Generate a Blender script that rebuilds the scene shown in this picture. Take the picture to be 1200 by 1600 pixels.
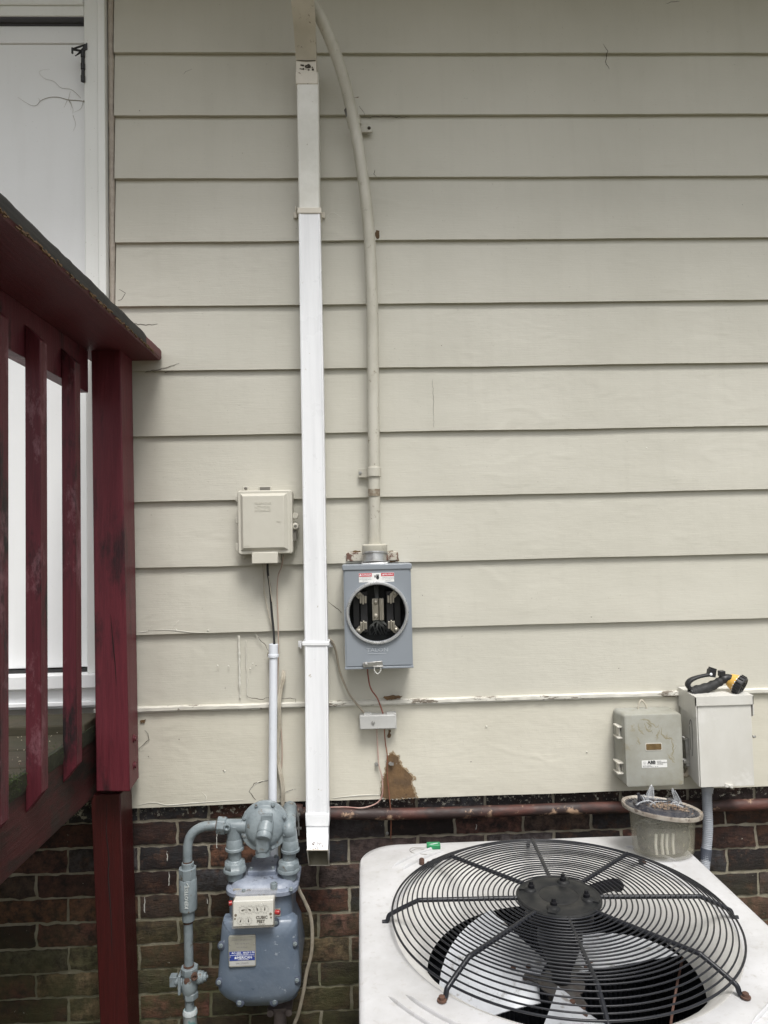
import bpy, bmesh, math, random
from mathutils import Vector, Matrix, noise
from math import sin, cos, pi, radians

random.seed(7)
sc = bpy.context.scene
for o in list(bpy.data.objects):
    bpy.data.objects.remove(o)

# ------------------------------------------------------------------ camera
YAW, PITCH, ROLL, F = 3.35836e-02, 4.1554e-02, 2.25070e-02, 1123.95
CAMZ = 1.65
def cam_axes():
    cy, sy, cp, sp = cos(YAW), sin(YAW), cos(PITCH), sin(PITCH)
    f = Vector((sy*cp, cy*cp, sp)); r = Vector((cy, -sy, 0)); u = r.cross(f)
    r2 = r*cos(ROLL) - u*sin(ROLL); u2 = r*sin(ROLL) + u*cos(ROLL)
    return r2, u2, f
CR, CU, CF = cam_axes()
cd = bpy.data.cameras.new("camera")
cd.sensor_fit = 'HORIZONTAL'; cd.sensor_width = 36; cd.lens = F/1200*36
cd.clip_start = 0.01; cd.clip_end = 500
cam = bpy.data.objects.new("camera", cd); sc.collection.objects.link(cam)
m = Matrix((CR, CU, -CF)).transposed().to_4x4(); m.translation = (0, 0, CAMZ)
cam.matrix_world = m
sc.camera = cam

# ------------------------------------------------------------------ sky and sun (bright overcast)
SUN_EL, SUN_AZ = 62, 14       # sun behind the viewer, a little to the right
w = bpy.data.worlds.new("World"); sc.world = w; w.use_nodes = True
nt = w.node_tree; nt.nodes.clear()
sky = nt.nodes.new('ShaderNodeTexSky'); sky.sky_type = 'NISHITA'; sky.sun_disc = False
sky.sun_elevation = radians(SUN_EL); sky.sun_rotation = radians(180-SUN_AZ)
sky.dust_density = 4; sky.air_density = 1.2; sky.ozone_density = 1.0
hs = nt.nodes.new('ShaderNodeHueSaturation'); hs.inputs['Saturation'].default_value = 0.22
bg = nt.nodes.new('ShaderNodeBackground'); bg.inputs[1].default_value = 0.085
wo = nt.nodes.new('ShaderNodeOutputWorld')
nt.links.new(sky.outputs[0], hs.inputs['Color']); nt.links.new(hs.outputs[0], bg.inputs[0]); nt.links.new(bg.outputs[0], wo.inputs[0])
sd = bpy.data.lights.new("sun", 'SUN'); sd.energy = 1.5; sd.angle = radians(21); sd.color = (1.0, 0.98, 0.945)
so = bpy.data.objects.new("sun", sd); sc.collection.objects.link(so)
sdir = Vector((sin(radians(SUN_AZ))*cos(radians(SUN_EL)), -cos(radians(SUN_AZ))*cos(radians(SUN_EL)), sin(radians(SUN_EL))))
so.rotation_euler = sdir.to_track_quat('Z', 'Y').to_euler(); so.location = sdir*20
sc.view_settings.view_transform = 'Standard'; sc.view_settings.look = 'None'
sc.view_settings.exposure = 1.02; sc.view_settings.gamma = 1

# ------------------------------------------------------------------ coordinates
def ray(x, y): return CR*((x-600)/F) - CU*((y-800)/F) + CF
def at(x, y, Y):                      # point of the plane at depth Y
    d = ray(x, y); p = d*(Y/d.y); p.z += CAMZ; return p
def atz(x, y, zrel):                  # point of a level plane
    d = ray(x, y); p = d*(zrel/d.z); p.z += CAMZ; return p
def px(n, Y): return n*Y/F            # size
V = Vector

# ------------------------------------------------------------------ materials
MATS = {}
def nodes_of(name):
    mt = bpy.data.materials.new(name); mt.use_nodes = True
    n = mt.node_tree; b = n.nodes['Principled BSDF']
    return mt, n, b
def noise_node(n, tc, scale, detail=4, rough=0.6, stretch=None):
    mp = n.nodes.new('ShaderNodeMapping'); n.links.new(tc, mp.inputs[0])
    if stretch: mp.inputs['Scale'].default_value = stretch
    t = n.nodes.new('ShaderNodeTexNoise'); t.inputs['Scale'].default_value = scale
    t.inputs['Detail'].default_value = detail; t.inputs['Roughness'].default_value = rough
    n.links.new(mp.outputs[0], t.inputs['Vector'])
    return t.outputs[0]
def ramp(n, src, p0, p1, c0=(0,0,0,1), c1=(1,1,1,1)):
    r = n.nodes.new('ShaderNodeValToRGB'); r.color_ramp.elements[0].position = p0; r.color_ramp.elements[1].position = p1
    r.color_ramp.elements[0].color = c0; r.color_ramp.elements[1].color = c1
    n.links.new(src, r.inputs[0]); return r.outputs[0]
def mix(n, fac, a, b, kind='MIX'):
    mx = n.nodes.new('ShaderNodeMix'); mx.data_type = 'RGBA'; mx.blend_type = kind
    for i, v in ((0, fac), (6, a), (7, b)):
        if isinstance(v, (int, float)): mx.inputs[i].default_value = v
        elif isinstance(v, tuple): mx.inputs[i].default_value = (*v[:3], 1)
        else: n.links.new(v, mx.inputs[i])
    return mx.outputs[2]
def math_n(n, op, a, b):
    q = n.nodes.new('ShaderNodeMath'); q.operation = op
    for i, v in enumerate((a, b)):
        if isinstance(v, (int, float)): q.inputs[i].default_value = v
        else: n.links.new(v, q.inputs[i])
    return q.outputs[0]
def bump(n, b, layers):
    prev = None
    for src, st, dist in layers:
        bn = n.nodes.new('ShaderNodeBump'); bn.inputs['Strength'].default_value = st; bn.inputs['Distance'].default_value = dist
        n.links.new(src, bn.inputs['Height'])
        if prev: n.links.new(prev, bn.inputs['Normal'])
        prev = bn.outputs[0]
    n.links.new(prev, b.inputs['Normal'])

def mat(name, col, rough=0.5, metal=0.0, col2=None, scale=12, lo=.42, hi=.62, stretch=None,
        spots=None, sscale=60, slo=.62, shi=.68, bs=0.25, bscale=120, bd=0.0008, trans=0, alpha=1, coat=0, spec=.5, fine=True):
    """painted / metal / plastic surface: two colours by noise, specks, bump"""
    if name in MATS: return MATS[name]
    mt, n, b = nodes_of(name)
    tc = n.nodes.new('ShaderNodeTexCoord').outputs['Object']
    c = col
    n1 = noise_node(n, tc, scale, 6, .65, stretch)
    if col2: c = mix(n, ramp(n, n1, lo, hi), col, col2)
    else: c = mix(n, ramp(n, n1, .3, .75), tuple(v*.90 for v in col), tuple(min(1, v*1.06) for v in col))
    if spots:
        n2 = noise_node(n, tc, sscale, 8, .7)
        c = mix(n, ramp(n, n2, slo, shi), c, spots)
    n.links.new(c, b.inputs['Base Color'])
    b.inputs['Metallic'].default_value = metal
    n3 = noise_node(n, tc, bscale*.3, 5, .6)
    rr = n.nodes.new('ShaderNodeMapRange'); n.links.new(n3, rr.inputs[0])
    rr.inputs['From Min'].default_value = .3; rr.inputs['From Max'].default_value = .7
    rr.inputs['To Min'].default_value = max(.02, rough-.1); rr.inputs['To Max'].default_value = min(1, rough+.12)
    n.links.new(rr.outputs[0], b.inputs['Roughness'])
    b.inputs['Transmission Weight'].default_value = trans
    b.inputs['Alpha'].default_value = alpha
    b.inputs['Coat Weight'].default_value = coat
    b.inputs['Specular IOR Level'].default_value = spec
    if bs > 0: bump(n, b, [(noise_node(n, tc, bscale, 6, .6, stretch), bs, bd), (noise_node(n, tc, scale*2.2, 3, .5), bs*.7, bd*2.5)])
    MATS[name] = mt; return mt

def siding_mat(name, c_a, c_b, dirt, wrinkle=1.0, chips=None, grain=1.0, chip_lo=.69):
    mt, n, b = nodes_of(name)
    tc = n.nodes.new('ShaderNodeTexCoord').outputs['Object']
    big = noise_node(n, tc, 1.6, 4, .6)
    c = mix(n, ramp(n, big, .38, .62), c_a, c_b)
    st = noise_node(n, tc, 5, 6, .65, (5, 1, .5))
    c = mix(n, math_n(n, 'MULTIPLY', ramp(n, st, .5, .85), .14), c, dirt)
    sp = noise_node(n, tc, 150, 3, .5)
    c = mix(n, math_n(n, 'MULTIPLY', ramp(n, sp, .70, .76), .5), c, dirt)
    if chips:
        cn = noise_node(n, tc, 26, 10, .72, (.45, 1, 1.5))
        c = mix(n, ramp(n, cn, chip_lo, chip_lo+.02), c, chips)
    n.links.new(c, b.inputs['Base Color']); b.inputs['Roughness'].default_value = .48
    b.inputs['Specular IOR Level'].default_value = .42
    g = noise_node(n, tc, 14, 8, .7, (1.2, 1, 22))                # brushed wood grain along the board
    wr = noise_node(n, tc, 9, 3, .55, (1, 1, 1.6))                # wrinkled, blistered paint
    mask = ramp(n, noise_node(n, tc, 1.3, 2, .5), .42, .62)
    vor = n.nodes.new('ShaderNodeTexNoise'); vor.noise_type = 'RIDGED_MULTIFRACTAL'; vor.inputs['Scale'].default_value = 7
    vor.inputs['Detail'].default_value = 3; vor.inputs['Distortion'].default_value = 1.2
    mp = n.nodes.new('ShaderNodeMapping'); mp.inputs['Scale'].default_value = (1, 1, 2.0)
    n.links.new(tc, mp.inputs[0]); n.links.new(mp.outputs[0], vor.inputs['Vector'])
    rid = math_n(n, 'MULTIPLY', vor.outputs[0], mask)
    bump(n, b, [(wr, .22*wrinkle, .006), (rid, .55*wrinkle, .0028), (g, .38*grain, .0015), (noise_node(n, tc, 110, 3, .5), .22, .0007)])
    MATS[name] = mt; return mt

SIDING = siding_mat('siding_paint', (.575, .556, .485), (.525, .508, .438), (.33, .31, .25))
SKIRT = siding_mat('skirt_paint', (.60, .575, .49), (.56, .535, .45), (.40, .365, .30), 1.5)
TRIM = siding_mat('weathered_trim_paint', (.66, .645, .585), (.57, .55, .485), (.36, .33, .28), .7, (.17, .145, .115), chip_lo=.575)
DOORW = siding_mat('door_paint', (.87, .88, .885), (.83, .84, .84), (.60, .60, .57), .35, grain=.3)
CASING = siding_mat('casing_paint', (.86, .87, .85), (.79, .80, .77), (.48, .47, .42), .5, (.42, .38, .32), grain=.3, chip_lo=.73)

def brick_mat():
    mt, n, b = nodes_of('brick')
    tc = n.nodes.new('ShaderNodeTexCoord').outputs['Object']
    at_ = n.nodes.new('ShaderNodeAttribute'); at_.attribute_name = 'Col'
    nz = noise_node(n, tc, 45, 8, .72)
    c = mix(n, ramp(n, nz, .38, .62), at_.outputs['Color'], (.022, .016, .015))
    nz2 = noise_node(n, tc, 20, 9, .8)
    c = mix(n, math_n(n, 'MULTIPLY', ramp(n, nz2, .52, .72), .5), c, (.17, .085, .05))
    # green algae growing low on the wall
    sx = n.nodes.new('ShaderNodeSeparateXYZ'); n.links.new(tc, sx.inputs[0])
    al = n.nodes.new('ShaderNodeMapRange'); n.links.new(sx.outputs['Z'], al.inputs[0])
    al.inputs['From Min'].default_value = .72; al.inputs['From Max'].default_value = .40
    al.inputs['To Min'].default_value = 0; al.inputs['To Max'].default_value = .8
    fac = math_n(n, 'MULTIPLY', al.outputs[0], ramp(n, noise_node(n, tc, 6, 6, .7), .35, .6))
    c = mix(n, fac, c, (.062, .060, .026))
    # lime and old paint specks
    lime = noise_node(n, tc, 75, 7, .75)
    up = n.nodes.new('ShaderNodeMapRange'); n.links.new(sx.outputs['Z'], up.inputs[0])
    up.inputs['From Min'].default_value = .868; up.inputs['From Max'].default_value = .885
    up.inputs['To Min'].default_value = .0; up.inputs['To Max'].default_value = .11
    lim = math_n(n, 'ADD', math_n(n, 'MULTIPLY', noise_node(n, tc, 5, 2, .5), .12), up.outputs[0])
    s = math_n(n, 'ADD', lime, lim)
    c = mix(n, ramp(n, s, .725, .755), c, (.42, .40, .33))
    n.links.new(c, b.inputs['Base Color']); b.inputs['Roughness'].default_value = .82
    b.inputs['Specular IOR Level'].default_value = .3
    rg = noise_node(n, tc, 40, 9, .75, (.6, 1, 1.8))
    bump(n, b, [(rg, .9, .006), (noise_node(n, tc, 220, 4, .6), .5, .0012)])
    return mt
def mortar_mat():
    mt, n, b = nodes_of('mortar')
    tc = n.nodes.new('ShaderNodeTexCoord').outputs['Object']
    c = mix(n, ramp(n, noise_node(n, tc, 14, 6, .7), .35, .65), (.34, .31, .245), (.20, .175, .13))
    sx = n.nodes.new('ShaderNodeSeparateXYZ'); n.links.new(tc, sx.inputs[0])
    al = n.nodes.new('ShaderNodeMapRange'); n.links.new(sx.outputs['Z'], al.inputs[0])
    al.inputs['From Min'].default_value = .75; al.inputs['From Max'].default_value = .38
    al.inputs['To Min'].default_value = 0; al.inputs['To Max'].default_value = .85
    c = mix(n, math_n(n, 'MULTIPLY', al.outputs[0], ramp(n, noise_node(n, tc, 8, 6, .7), .3, .6)), c, (.105, .11, .05))
    n.links.new(c, b.inputs['Base Color']); b.inputs['Roughness'].default_value = .92
    bump(n, b, [(noise_node(n, tc, 60, 8, .75), .9, .004), (noise_node(n, tc, 300, 3, .6), .5, .001)])
    return mt
BRICK, MORTAR = brick_mat(), mortar_mat()

def wood_mat(name, c1, c2, worn, wlo=.6, whi=.7, axis='z', rough=.5, green=None, worn2=None):
    mt, n, b = nodes_of(name)
    tc = n.nodes.new('ShaderNodeTexCoord').outputs['Object']
    s = {'z': (9, 9, .5), 'x': (.5, 9, 9), 'y': (9, .5, 9)}[axis]
    g = noise_node(n, tc, 14, 8, .7, s)
    c = mix(n, ramp(n, g, .35, .7), c1, c2)
    wn = noise_node(n, tc, 7, 9, .72, {'z': (1.6, 1.6, .5), 'x': (.5, 1.6, 1.6), 'y': (1.6, .5, 1.6)}[axis])
    c = mix(n, ramp(n, wn, wlo, whi), c, worn)
    if worn2:
        c = mix(n, ramp(n, noise_node(n, tc, 6, 9, .75, (1.6, 1.6, .7)), .55, .68), c, worn2)
    if green: c = mix(n, math_n(n, 'MULTIPLY', ramp(n, noise_node(n, tc, 4, 6, .7), .42, .62), .8), c, green)
    n.links.new(c, b.inputs['Base Color']); b.inputs['Roughness'].default_value = rough
    b.inputs['Specular IOR Level'].default_value = .35
    bump(n, b, [(g, .7, .0022), (wn, .3, .002), (noise_node(n, tc, 130, 4, .6), .25, .0008)])
    MATS[name] = mt; return mt
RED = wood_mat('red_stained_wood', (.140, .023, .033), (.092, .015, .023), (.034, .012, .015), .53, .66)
REDDARK = wood_mat('red_stained_wood_worn', (.125, .021, .031), (.078, .014, .021), (.014, .010, .011), .51, .62, worn2=(.27, .13, .15))
REDCAP = wood_mat('red_stained_cap', (.11, .019, .024), (.075, .014, .018), (.05, .018, .018), .6, .74, 'y')
REDFASCIA = wood_mat('red_stained_fascia', (.080, .020, .020), (.05, .015, .014), (.022, .018, .014), .44, .58, 'y', .6, None, (.03, .024, .02))
BLACKWOOD = wood_mat('mildewed_wood_edge', (.018, .018, .018), (.035, .032, .028), (.16, .11, .06), .70, .74, 'y', .7)
DECKW = wood_mat('weathered_deck_wood', (.085, .068, .045), (.045, .037, .026), (.12, .045, .04), .62, .68, 'x', .75, (.05, .048, .028))
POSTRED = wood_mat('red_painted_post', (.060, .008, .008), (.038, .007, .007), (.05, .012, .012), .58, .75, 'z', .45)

WHITE = mat('white_enamel_aluminium', (.84, .85, .865), .30, 0, (.78, .79, .80), 5, .4, .65, None, (.40, .35, .28), 50, .72, .75, .06, 60, .0006, coat=.15)
DSBEIGE = mat('dirty_white_aluminium', (.70, .655, .57), .45, 0, (.62, .58, .50), 9, .4, .6, None, (.22, .15, .10), 60, .63, .68, .15, 80)
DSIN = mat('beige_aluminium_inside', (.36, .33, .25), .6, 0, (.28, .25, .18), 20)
PVCW = mat('white_conduit_plastic', (.74, .77, .82), .35, 0, (.68, .71, .76), 6, bs=.05)
CONDUIT = mat('painted_conduit', (.55, .53, .46), .45, 0, (.44, .42, .35), 12, .42, .62, (1, 1, .3), (.24, .20, .15), 50, .60, .68, .35, 70)
GREYM = mat('grey_enamelled_steel', (.25, .275, .305), .38, 0, (.235, .26, .29), 4, .3, .7, bs=.06, bscale=90, coat=.1)
GREYRIM = mat('bare_aluminium_ring', (.60, .61, .62), .3, .7, bs=.05)
ZINC = mat('zinc_steel', (.50, .50, .49), .35, .85, (.36, .35, .33), 40, bs=.15)
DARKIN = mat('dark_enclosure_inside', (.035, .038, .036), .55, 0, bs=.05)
BLACKP = mat('black_plastic', (.018, .018, .020), .42, 0, bs=.08)
BLACKR = mat('black_rubber_and_shade', (.022, .022, .022), .7, 0, bs=.3, bscale=200)
BRASSY = mat('tinned_jaw_metal', (.42, .39, .33), .35, .8, bs=.1)
WIREC = mat('bare_copper_wire', (.33, .14, .085), .45, .5, (.20, .085, .06), 40, bs=.1)
REDW = mat('faded_red_wire', (.30, .10, .07), .6, 0, (.17, .07, .05), 20, bs=.1)
BEIGEW = mat('beige_cable_sheath', (.50, .46, .38), .55, 0, (.36, .32, .25), 25, bs=.15)
GREYW = mat('grey_brown_cable', (.33, .29, .23), .6, 0, (.24, .21, .16), 25, bs=.15)
NID = mat('putty_plastic', (.565, .545, .475), .42, 0, (.52, .50, .43), 9, .4, .65, None, (.42, .38, .30), 60, .68, .73, .18, 60)
NIDD = mat('putty_plastic_recess', (.16, .15, .13), .6, 0)
RUST = mat('rusty_red_pipe', (.085, .030, .022), .6, 0, (.030, .017, .015), 14, .40, .56, (.5, 1, 1), (.36, .24, .16), 20, .58, .65, .5, 80, .002)
GASG = mat('grey_gas_paint', (.225, .262, .278), .38, 0, (.155, .185, .20), 14, .38, .62, None, (.10, .08, .06), 42, .59, .66, .6, 90, .0018)
GASB = mat('blue_grey_gas_meter_paint', (.105, .138, .188), .36, 0, (.145, .178, .225), 7, .36, .62, None, (.34, .37, .41), 50, .64, .68, .5, 90, .0016, coat=.1)
GASTOP = mat('chalky_blue_grey_paint', (.17, .195, .25), .42, 0, (.29, .32, .38), 14, .42, .62, None, (.05, .055, .07), 55, .60, .65, .5, 90, .0018)
RUSTY = mat('rust', (.105, .052, .034), .85, 0, (.06, .035, .026), 60, bs=.7, bscale=160, bd=.0015)
IDXW = mat('index_face', (.64, .64, .60), .5, 0, bs=0)
CLEARY = mat('yellowed_clear_cover', (.62, .56, .44), .12, 0, (.50, .44, .33), 18, bs=.08, alpha=.15, coat=.5)
REDPL = mat('red_plastic_seal', (.30, .02, .02), .35, 0, bs=0)
BLUEL = mat('blue_label', (.03, .055, .27), .4, 0, bs=0)
SILVER = mat('satin_metal_label', (.40, .39, .34), .45, .35, (.34, .33, .28), 30, bs=.1)
SILVERL = mat('pale_metal_label', (.56, .56, .55), .4, .2, bs=.1)
STICK = mat('white_sticker', (.82, .82, .80), .45, 0, bs=0)
STICKR = mat('red_sticker_print', (.55, .03, .045), .45, 0, bs=0)
INK = mat('black_print', (.02, .02, .022), .5, 0, bs=0)
INKG = mat('grey_print', (.22, .22, .23), .5, 0, bs=0)
INKW = mat('white_print', (.80, .82, .85), .5, 0, bs=0)
ABBG = mat('stained_grey_fibreglass', (.35, .35, .315), .5, 0, (.285, .28, .235), 12, .38, .64, None, (.25, .21, .12), 22, .60, .72, .25, 80)
ABBD = mat('light_fibreglass', (.60, .58, .52), .5, 0, (.50, .47, .41), 14, bs=.2)
BROWNW = mat('brown_window', (.13, .085, .04), .2, 0, (.19, .13, .06), 60, bs=.05)
STAIN = mat('brown_vine_stain', (.30, .275, .19), .7, 0, (.24, .21, .13), 60, bs=.2)
BOXB = mat('beige_painted_steel', (.62, .61, .57), .42, 0, (.55, .535, .49), 7, .38, .66, (1, 1, .5), (.70, .69, .66), 9, .54, .70, .15, 60)
FLEXG = mat('grey_liquidtight_plastic', (.33, .35, .385), .45, 0, bs=.08)
FLEXD = mat('dark_grey_band', (.075, .085, .11), .5, 0, bs=.1)
ACW = mat('white_powder_coat', (.57, .57, .58), .38, 0, (.40, .395, .39), 5, .36, .72, None, (.40, .385, .365), 60, .56, .72, .10, 90, .0006)
ACIN = mat('off_white_shroud', (.76, .75, .72), .42, 0, (.66, .64, .61), 9, .4, .7, bs=.1)
ACSIDE = mat('light_grey_cabinet', (.55, .55, .54), .42, 0, bs=.1)
GRILLE = mat('black_vinyl_wire', (.012, .013, .017), .36, 0, bs=.06, spec=.35)
MOTOR = mat('black_motor_paint', (.009, .009, .011), .5, 0, bs=.1, spec=.2)
PLATE = mat('black_mount_plate', (.014, .015, .016), .42, 0, (.024, .024, .024), 30, spots=(.16, .15, .13), sscale=130, slo=.70, shi=.74, bs=.2, spec=.15)
FINS = mat('dark_coil', (.018, .020, .026), .5, .2, bs=.2, stretch=(40, 40, 1))
BLADE = mat('weathered_aluminium_blade', (.62, .64, .68), .40, .1, (.47, .49, .52), 6, .38, .64, None, (.26, .25, .24), 26, .57, .66, .12, 50)
TUB = mat('cloudy_clear_plastic', (.60, .58, .47), .22, 0, (.46, .43, .33), 12, .35, .7, bs=.1, bscale=30, alpha=.19)
TUBR = mat('cloudy_plastic_rim', (.46, .42, .36), .35, 0, (.30, .255, .21), 30, spots=(.14, .11, .09), sscale=70, slo=.56, shi=.62, bs=.5, alpha=.8)
SMOKE = mat('smoked_clear_plastic', (.55, .57, .60), .06, 0, bs=.05, alpha=.40, spec=1.0, coat=.6)
LIDB = mat('dark_glossy_plastic', (.035, .036, .045), .28, 0, (.085, .082, .085), 40, .45, .62, None, (.30, .26, .22), 90, .60, .67, .3, 120)
DEBRIS = mat('dried_plant_litter', (.28, .19, .13), .9, 0, (.38, .30, .22), 60, bs=.6)
TAG = mat('green_plastic_tag', (.010, .24, .085), .4, 0, (.015, .17, .065), 60, bs=.15)
YEL = mat('yellow_plastic', (.72, .43, .10), .4, 0, (.60, .34, .08), 30, bs=.1)
EXPOSED = mat('bare_brown_hardboard', (.155, .092, .042), .85, 0, (.105, .065, .034), 28, .4, .62, None, (.05, .035, .02), 40, .60, .66, .6, 90, .002)
CRACK = mat('dark_crack', (.06, .05, .038), .9, 0, bs=0)
LIFT = mat('lifted_paint_edge', (.62, .61, .55), .5, 0, (.55, .53, .46), 30, bs=.4)
LIMEW = mat('lime_drip', (.55, .54, .50), .8, 0, bs=.5)
VINE = mat('dead_tendril', (.30, .27, .22), .9, 0, bs=.2)
MOSSM = mat('moss_green', (.055, .085, .018), .9, 0, (.02, .03, .01), 90, bs=.5)
MOSSD = mat('dark_moss', (.022, .024, .012), .95, 0, (.035, .035, .018), 90, bs=.6)
FLAKE = mat('pale_litter_flakes', (.50, .44, .33), .8, 0, bs=0)
ASH = mat('shingle', (.09, .085, .08), .9, 0, bs=.4)
SOFF = mat('soffit_paint', (.62, .58, .52), .6, 0, bs=.1)

# ------------------------------------------------------------------ mesh builder
class MB:
    def __init__(s): s.v = []; s.f = []; s.c = None
    def add(s, vs, fs):
        b = len(s.v); s.v += [V(p) for p in vs]; s.f += [tuple(b+i for i in f) for f in fs]; return s
    def box(s, x0, x1, y0, y1, z0, z1, R=None, c=None):
        vs = [V((x, y, z)) for x in (x0, x1) for y in (y0, y1) for z in (z0, z1)]
        if R is not None:
            c = V(c) if c is not None else V(((x0+x1)/2, (y0+y1)/2, (z0+z1)/2)); vs = [R @ (p-c)+c for p in vs]
        return s.add(vs, [(0, 1, 3, 2), (4, 6, 7, 5), (0, 4, 5, 1), (2, 3, 7, 6), (0, 2, 6, 4), (1, 5, 7, 3)])
    def bar(s, a, b, wd, dp, up=V((0, 0, 1)), ext=0):       # box along a line
        a, b = V(a), V(b); d = (b-a).normalized(); a = a-d*ext; b = b+d*ext
        x = d.cross(up).normalized(); y = x.cross(d).normalized()
        vs = [p + x*i*wd/2 + y*j*dp/2 for p in (a, b) for i, j in ((-1, -1), (1, -1), (1, 1), (-1, 1))]
        return s.add(vs, [(3, 2, 1, 0), (4, 5, 6, 7), (0, 1, 5, 4), (1, 2, 6, 5), (2, 3, 7, 6), (3, 0, 4, 7)])
    def loft(s, rings, caps=True, closed=False):
        n = len(rings[0]); b = len(s.v)
        for r in rings: s.v += [V(p) for p in r]
        m_ = len(rings)
        for i in range(m_ if closed else m_-1):
            for j in range(n):
                a, c = b+i*n, b+((i+1) % m_)*n; k = (j+1) % n
                s.f.append((a+j, a+k, c+k, c+j))
        if caps and not closed:
            s.f.append(tuple(b+j for j in reversed(range(n)))); s.f.append(tuple(b+(m_-1)*n+j for j in range(n)))
        return s
    def lathe(s, a, d, prof, n=28, hexa=False, caps=True, ref=None, rot=0):  # prof: (dist along, radius)
        a, d = V(a), V(d).normalized(); ref = V(ref) if ref is not None else (V((0, 0, 1)) if abs(d.z) < .9 else V((0, -1, 0)))
        x = d.cross(ref).normalized(); y = d.cross(x).normalized(); n = 6 if hexa else n
        return s.loft([[a+d*t+(x*cos(rot+2*pi*k/n)+y*sin(rot+2*pi*k/n))*max(r, 1e-5) for k in range(n)] for t, r in prof], caps)
    def cyl(s, a, b, r0, r1=None, n=24, hexa=False, rot=0):
        a, b = V(a), V(b); return s.lathe(a, b-a, [(0, r0), ((b-a).length, r1 if r1 is not None else r0)], n, hexa, rot=rot)
    def tube(s, pts, r, n=10, smooth=6, caps=True, closed=False, flat=1.0):
        pts = [V(p) for p in pts]
        if smooth and len(pts) > 2: pts = catmull(pts, smooth)
        rings = []; px_ = None
        m_ = len(pts)
        for i, p in enumerate(pts):
            if closed: t = (pts[(i+1) % m_]-pts[i-1]).normalized()
            else: t = (pts[min(i+1, m_-1)]-pts[max(i-1, 0)]).normalized()
            if px_ is None:
                ref = V((0, 1, 0)) if abs(t.y) < .9 else V((0, 0, 1)); x = t.cross(ref).normalized()
            else: x = (px_ - t*px_.dot(t)).normalized()
            px_ = x; y = t.cross(x); rr = r(i/(m_-1)) if callable(r) else r
            rings.append([p + x*cos(2*pi*k/n)*rr + y*sin(2*pi*k/n)*rr*flat for k in range(n)])
        return s.loft(rings, caps, closed)
    def prism(s, poly, y0, y1, axis='y', inset=None):      # poly of (x,z) extruded in y
        f = lambda p, q: V((p[0], q, p[1])) if axis == 'y' else (V((p[0], p[1], q)) if axis == 'z' else V((q, p[0], p[1])))
        rings = [[f(p, y0) for p in poly], [f(p, y1) for p in poly]]
        return s.loft(rings)
    def sphere(s, c, r, n=12, sq=(1, 1, 1)):
        c = V(c); rings = []
        for i in range(n+1):
            a = pi*i/n; rr = max(sin(a), 1e-4)
            rings.append([c+V((cos(2*pi*k/(2*n))*rr*r*sq[0], sin(2*pi*k/(2*n))*rr*r*sq[1], cos(a)*r*sq[2])) for k in range(2*n)])
        return s.loft(rings)
    def blob(s, pts, Y, th):                                # irregular thin patch given as world (x,z)
        return s.prism(pts, Y, Y+th)
def catmull(p, k):
    q = [p[0]*2-p[1]] + p + [p[-1]*2-p[-2]]; out = []
    for i in range(1, len(q)-2):
        for j in range(k):
            t = j/k
            out.append(.5*((2*q[i]) + (q[i+1]-q[i-1])*t + (2*q[i-1]-5*q[i]+4*q[i+1]-q[i+2])*t*t + (-q[i-1]+3*q[i]-3*q[i+1]+q[i+2])*t**3))
    out.append(p[-1]); return out

ORG = {}
def thing(name, label, cat, loc=(0, 0, 0), group=None, kind=None):
    o = bpy.data.objects.new(name, None); sc.collection.objects.link(o); o.empty_display_size = .05
    o.location = loc; ORG[o.name] = V(loc); o['label'] = label; o['category'] = cat
    if group: o['group'] = group
    if kind: o['kind'] = kind
    return o
def part(name, mb, mt, parent=None, bevel=0, seg=2, angle=38, label=None, recalc=True):
    org = ORG[parent.name] if parent is not None else V((0, 0, 0))
    me = bpy.data.meshes.new(name); me.from_pydata([tuple(v-org) for v in mb.v], [], mb.f)
    if mb.c: 
        ca = me.color_attributes.new('Col', 'FLOAT_COLOR', 'POINT')
        for i, c in enumerate(mb.c): ca.data[i].color = (*c, 1)
    if recalc:
        bm = bmesh.new(); bm.from_mesh(me); bmesh.ops.recalc_face_normals(bm, faces=bm.faces[:]); bm.to_mesh(me); bm.free()
    me.polygons.foreach_set('use_smooth', [True]*len(me.polygons)); me.set_sharp_from_angle(angle=radians(angle))
    me.materials.append(mt)
    o = bpy.data.objects.new(name, me); sc.collection.objects.link(o)
    if parent is not None: o.parent = parent
    ORG[o.name] = org
    if bevel:
        b = o.modifiers.new('bevel', 'BEVEL'); b.width = bevel; b.segments = seg; b.limit_method = 'ANGLE'; b.angle_limit = radians(40)
    if label: o['label'] = label
    return o
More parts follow.
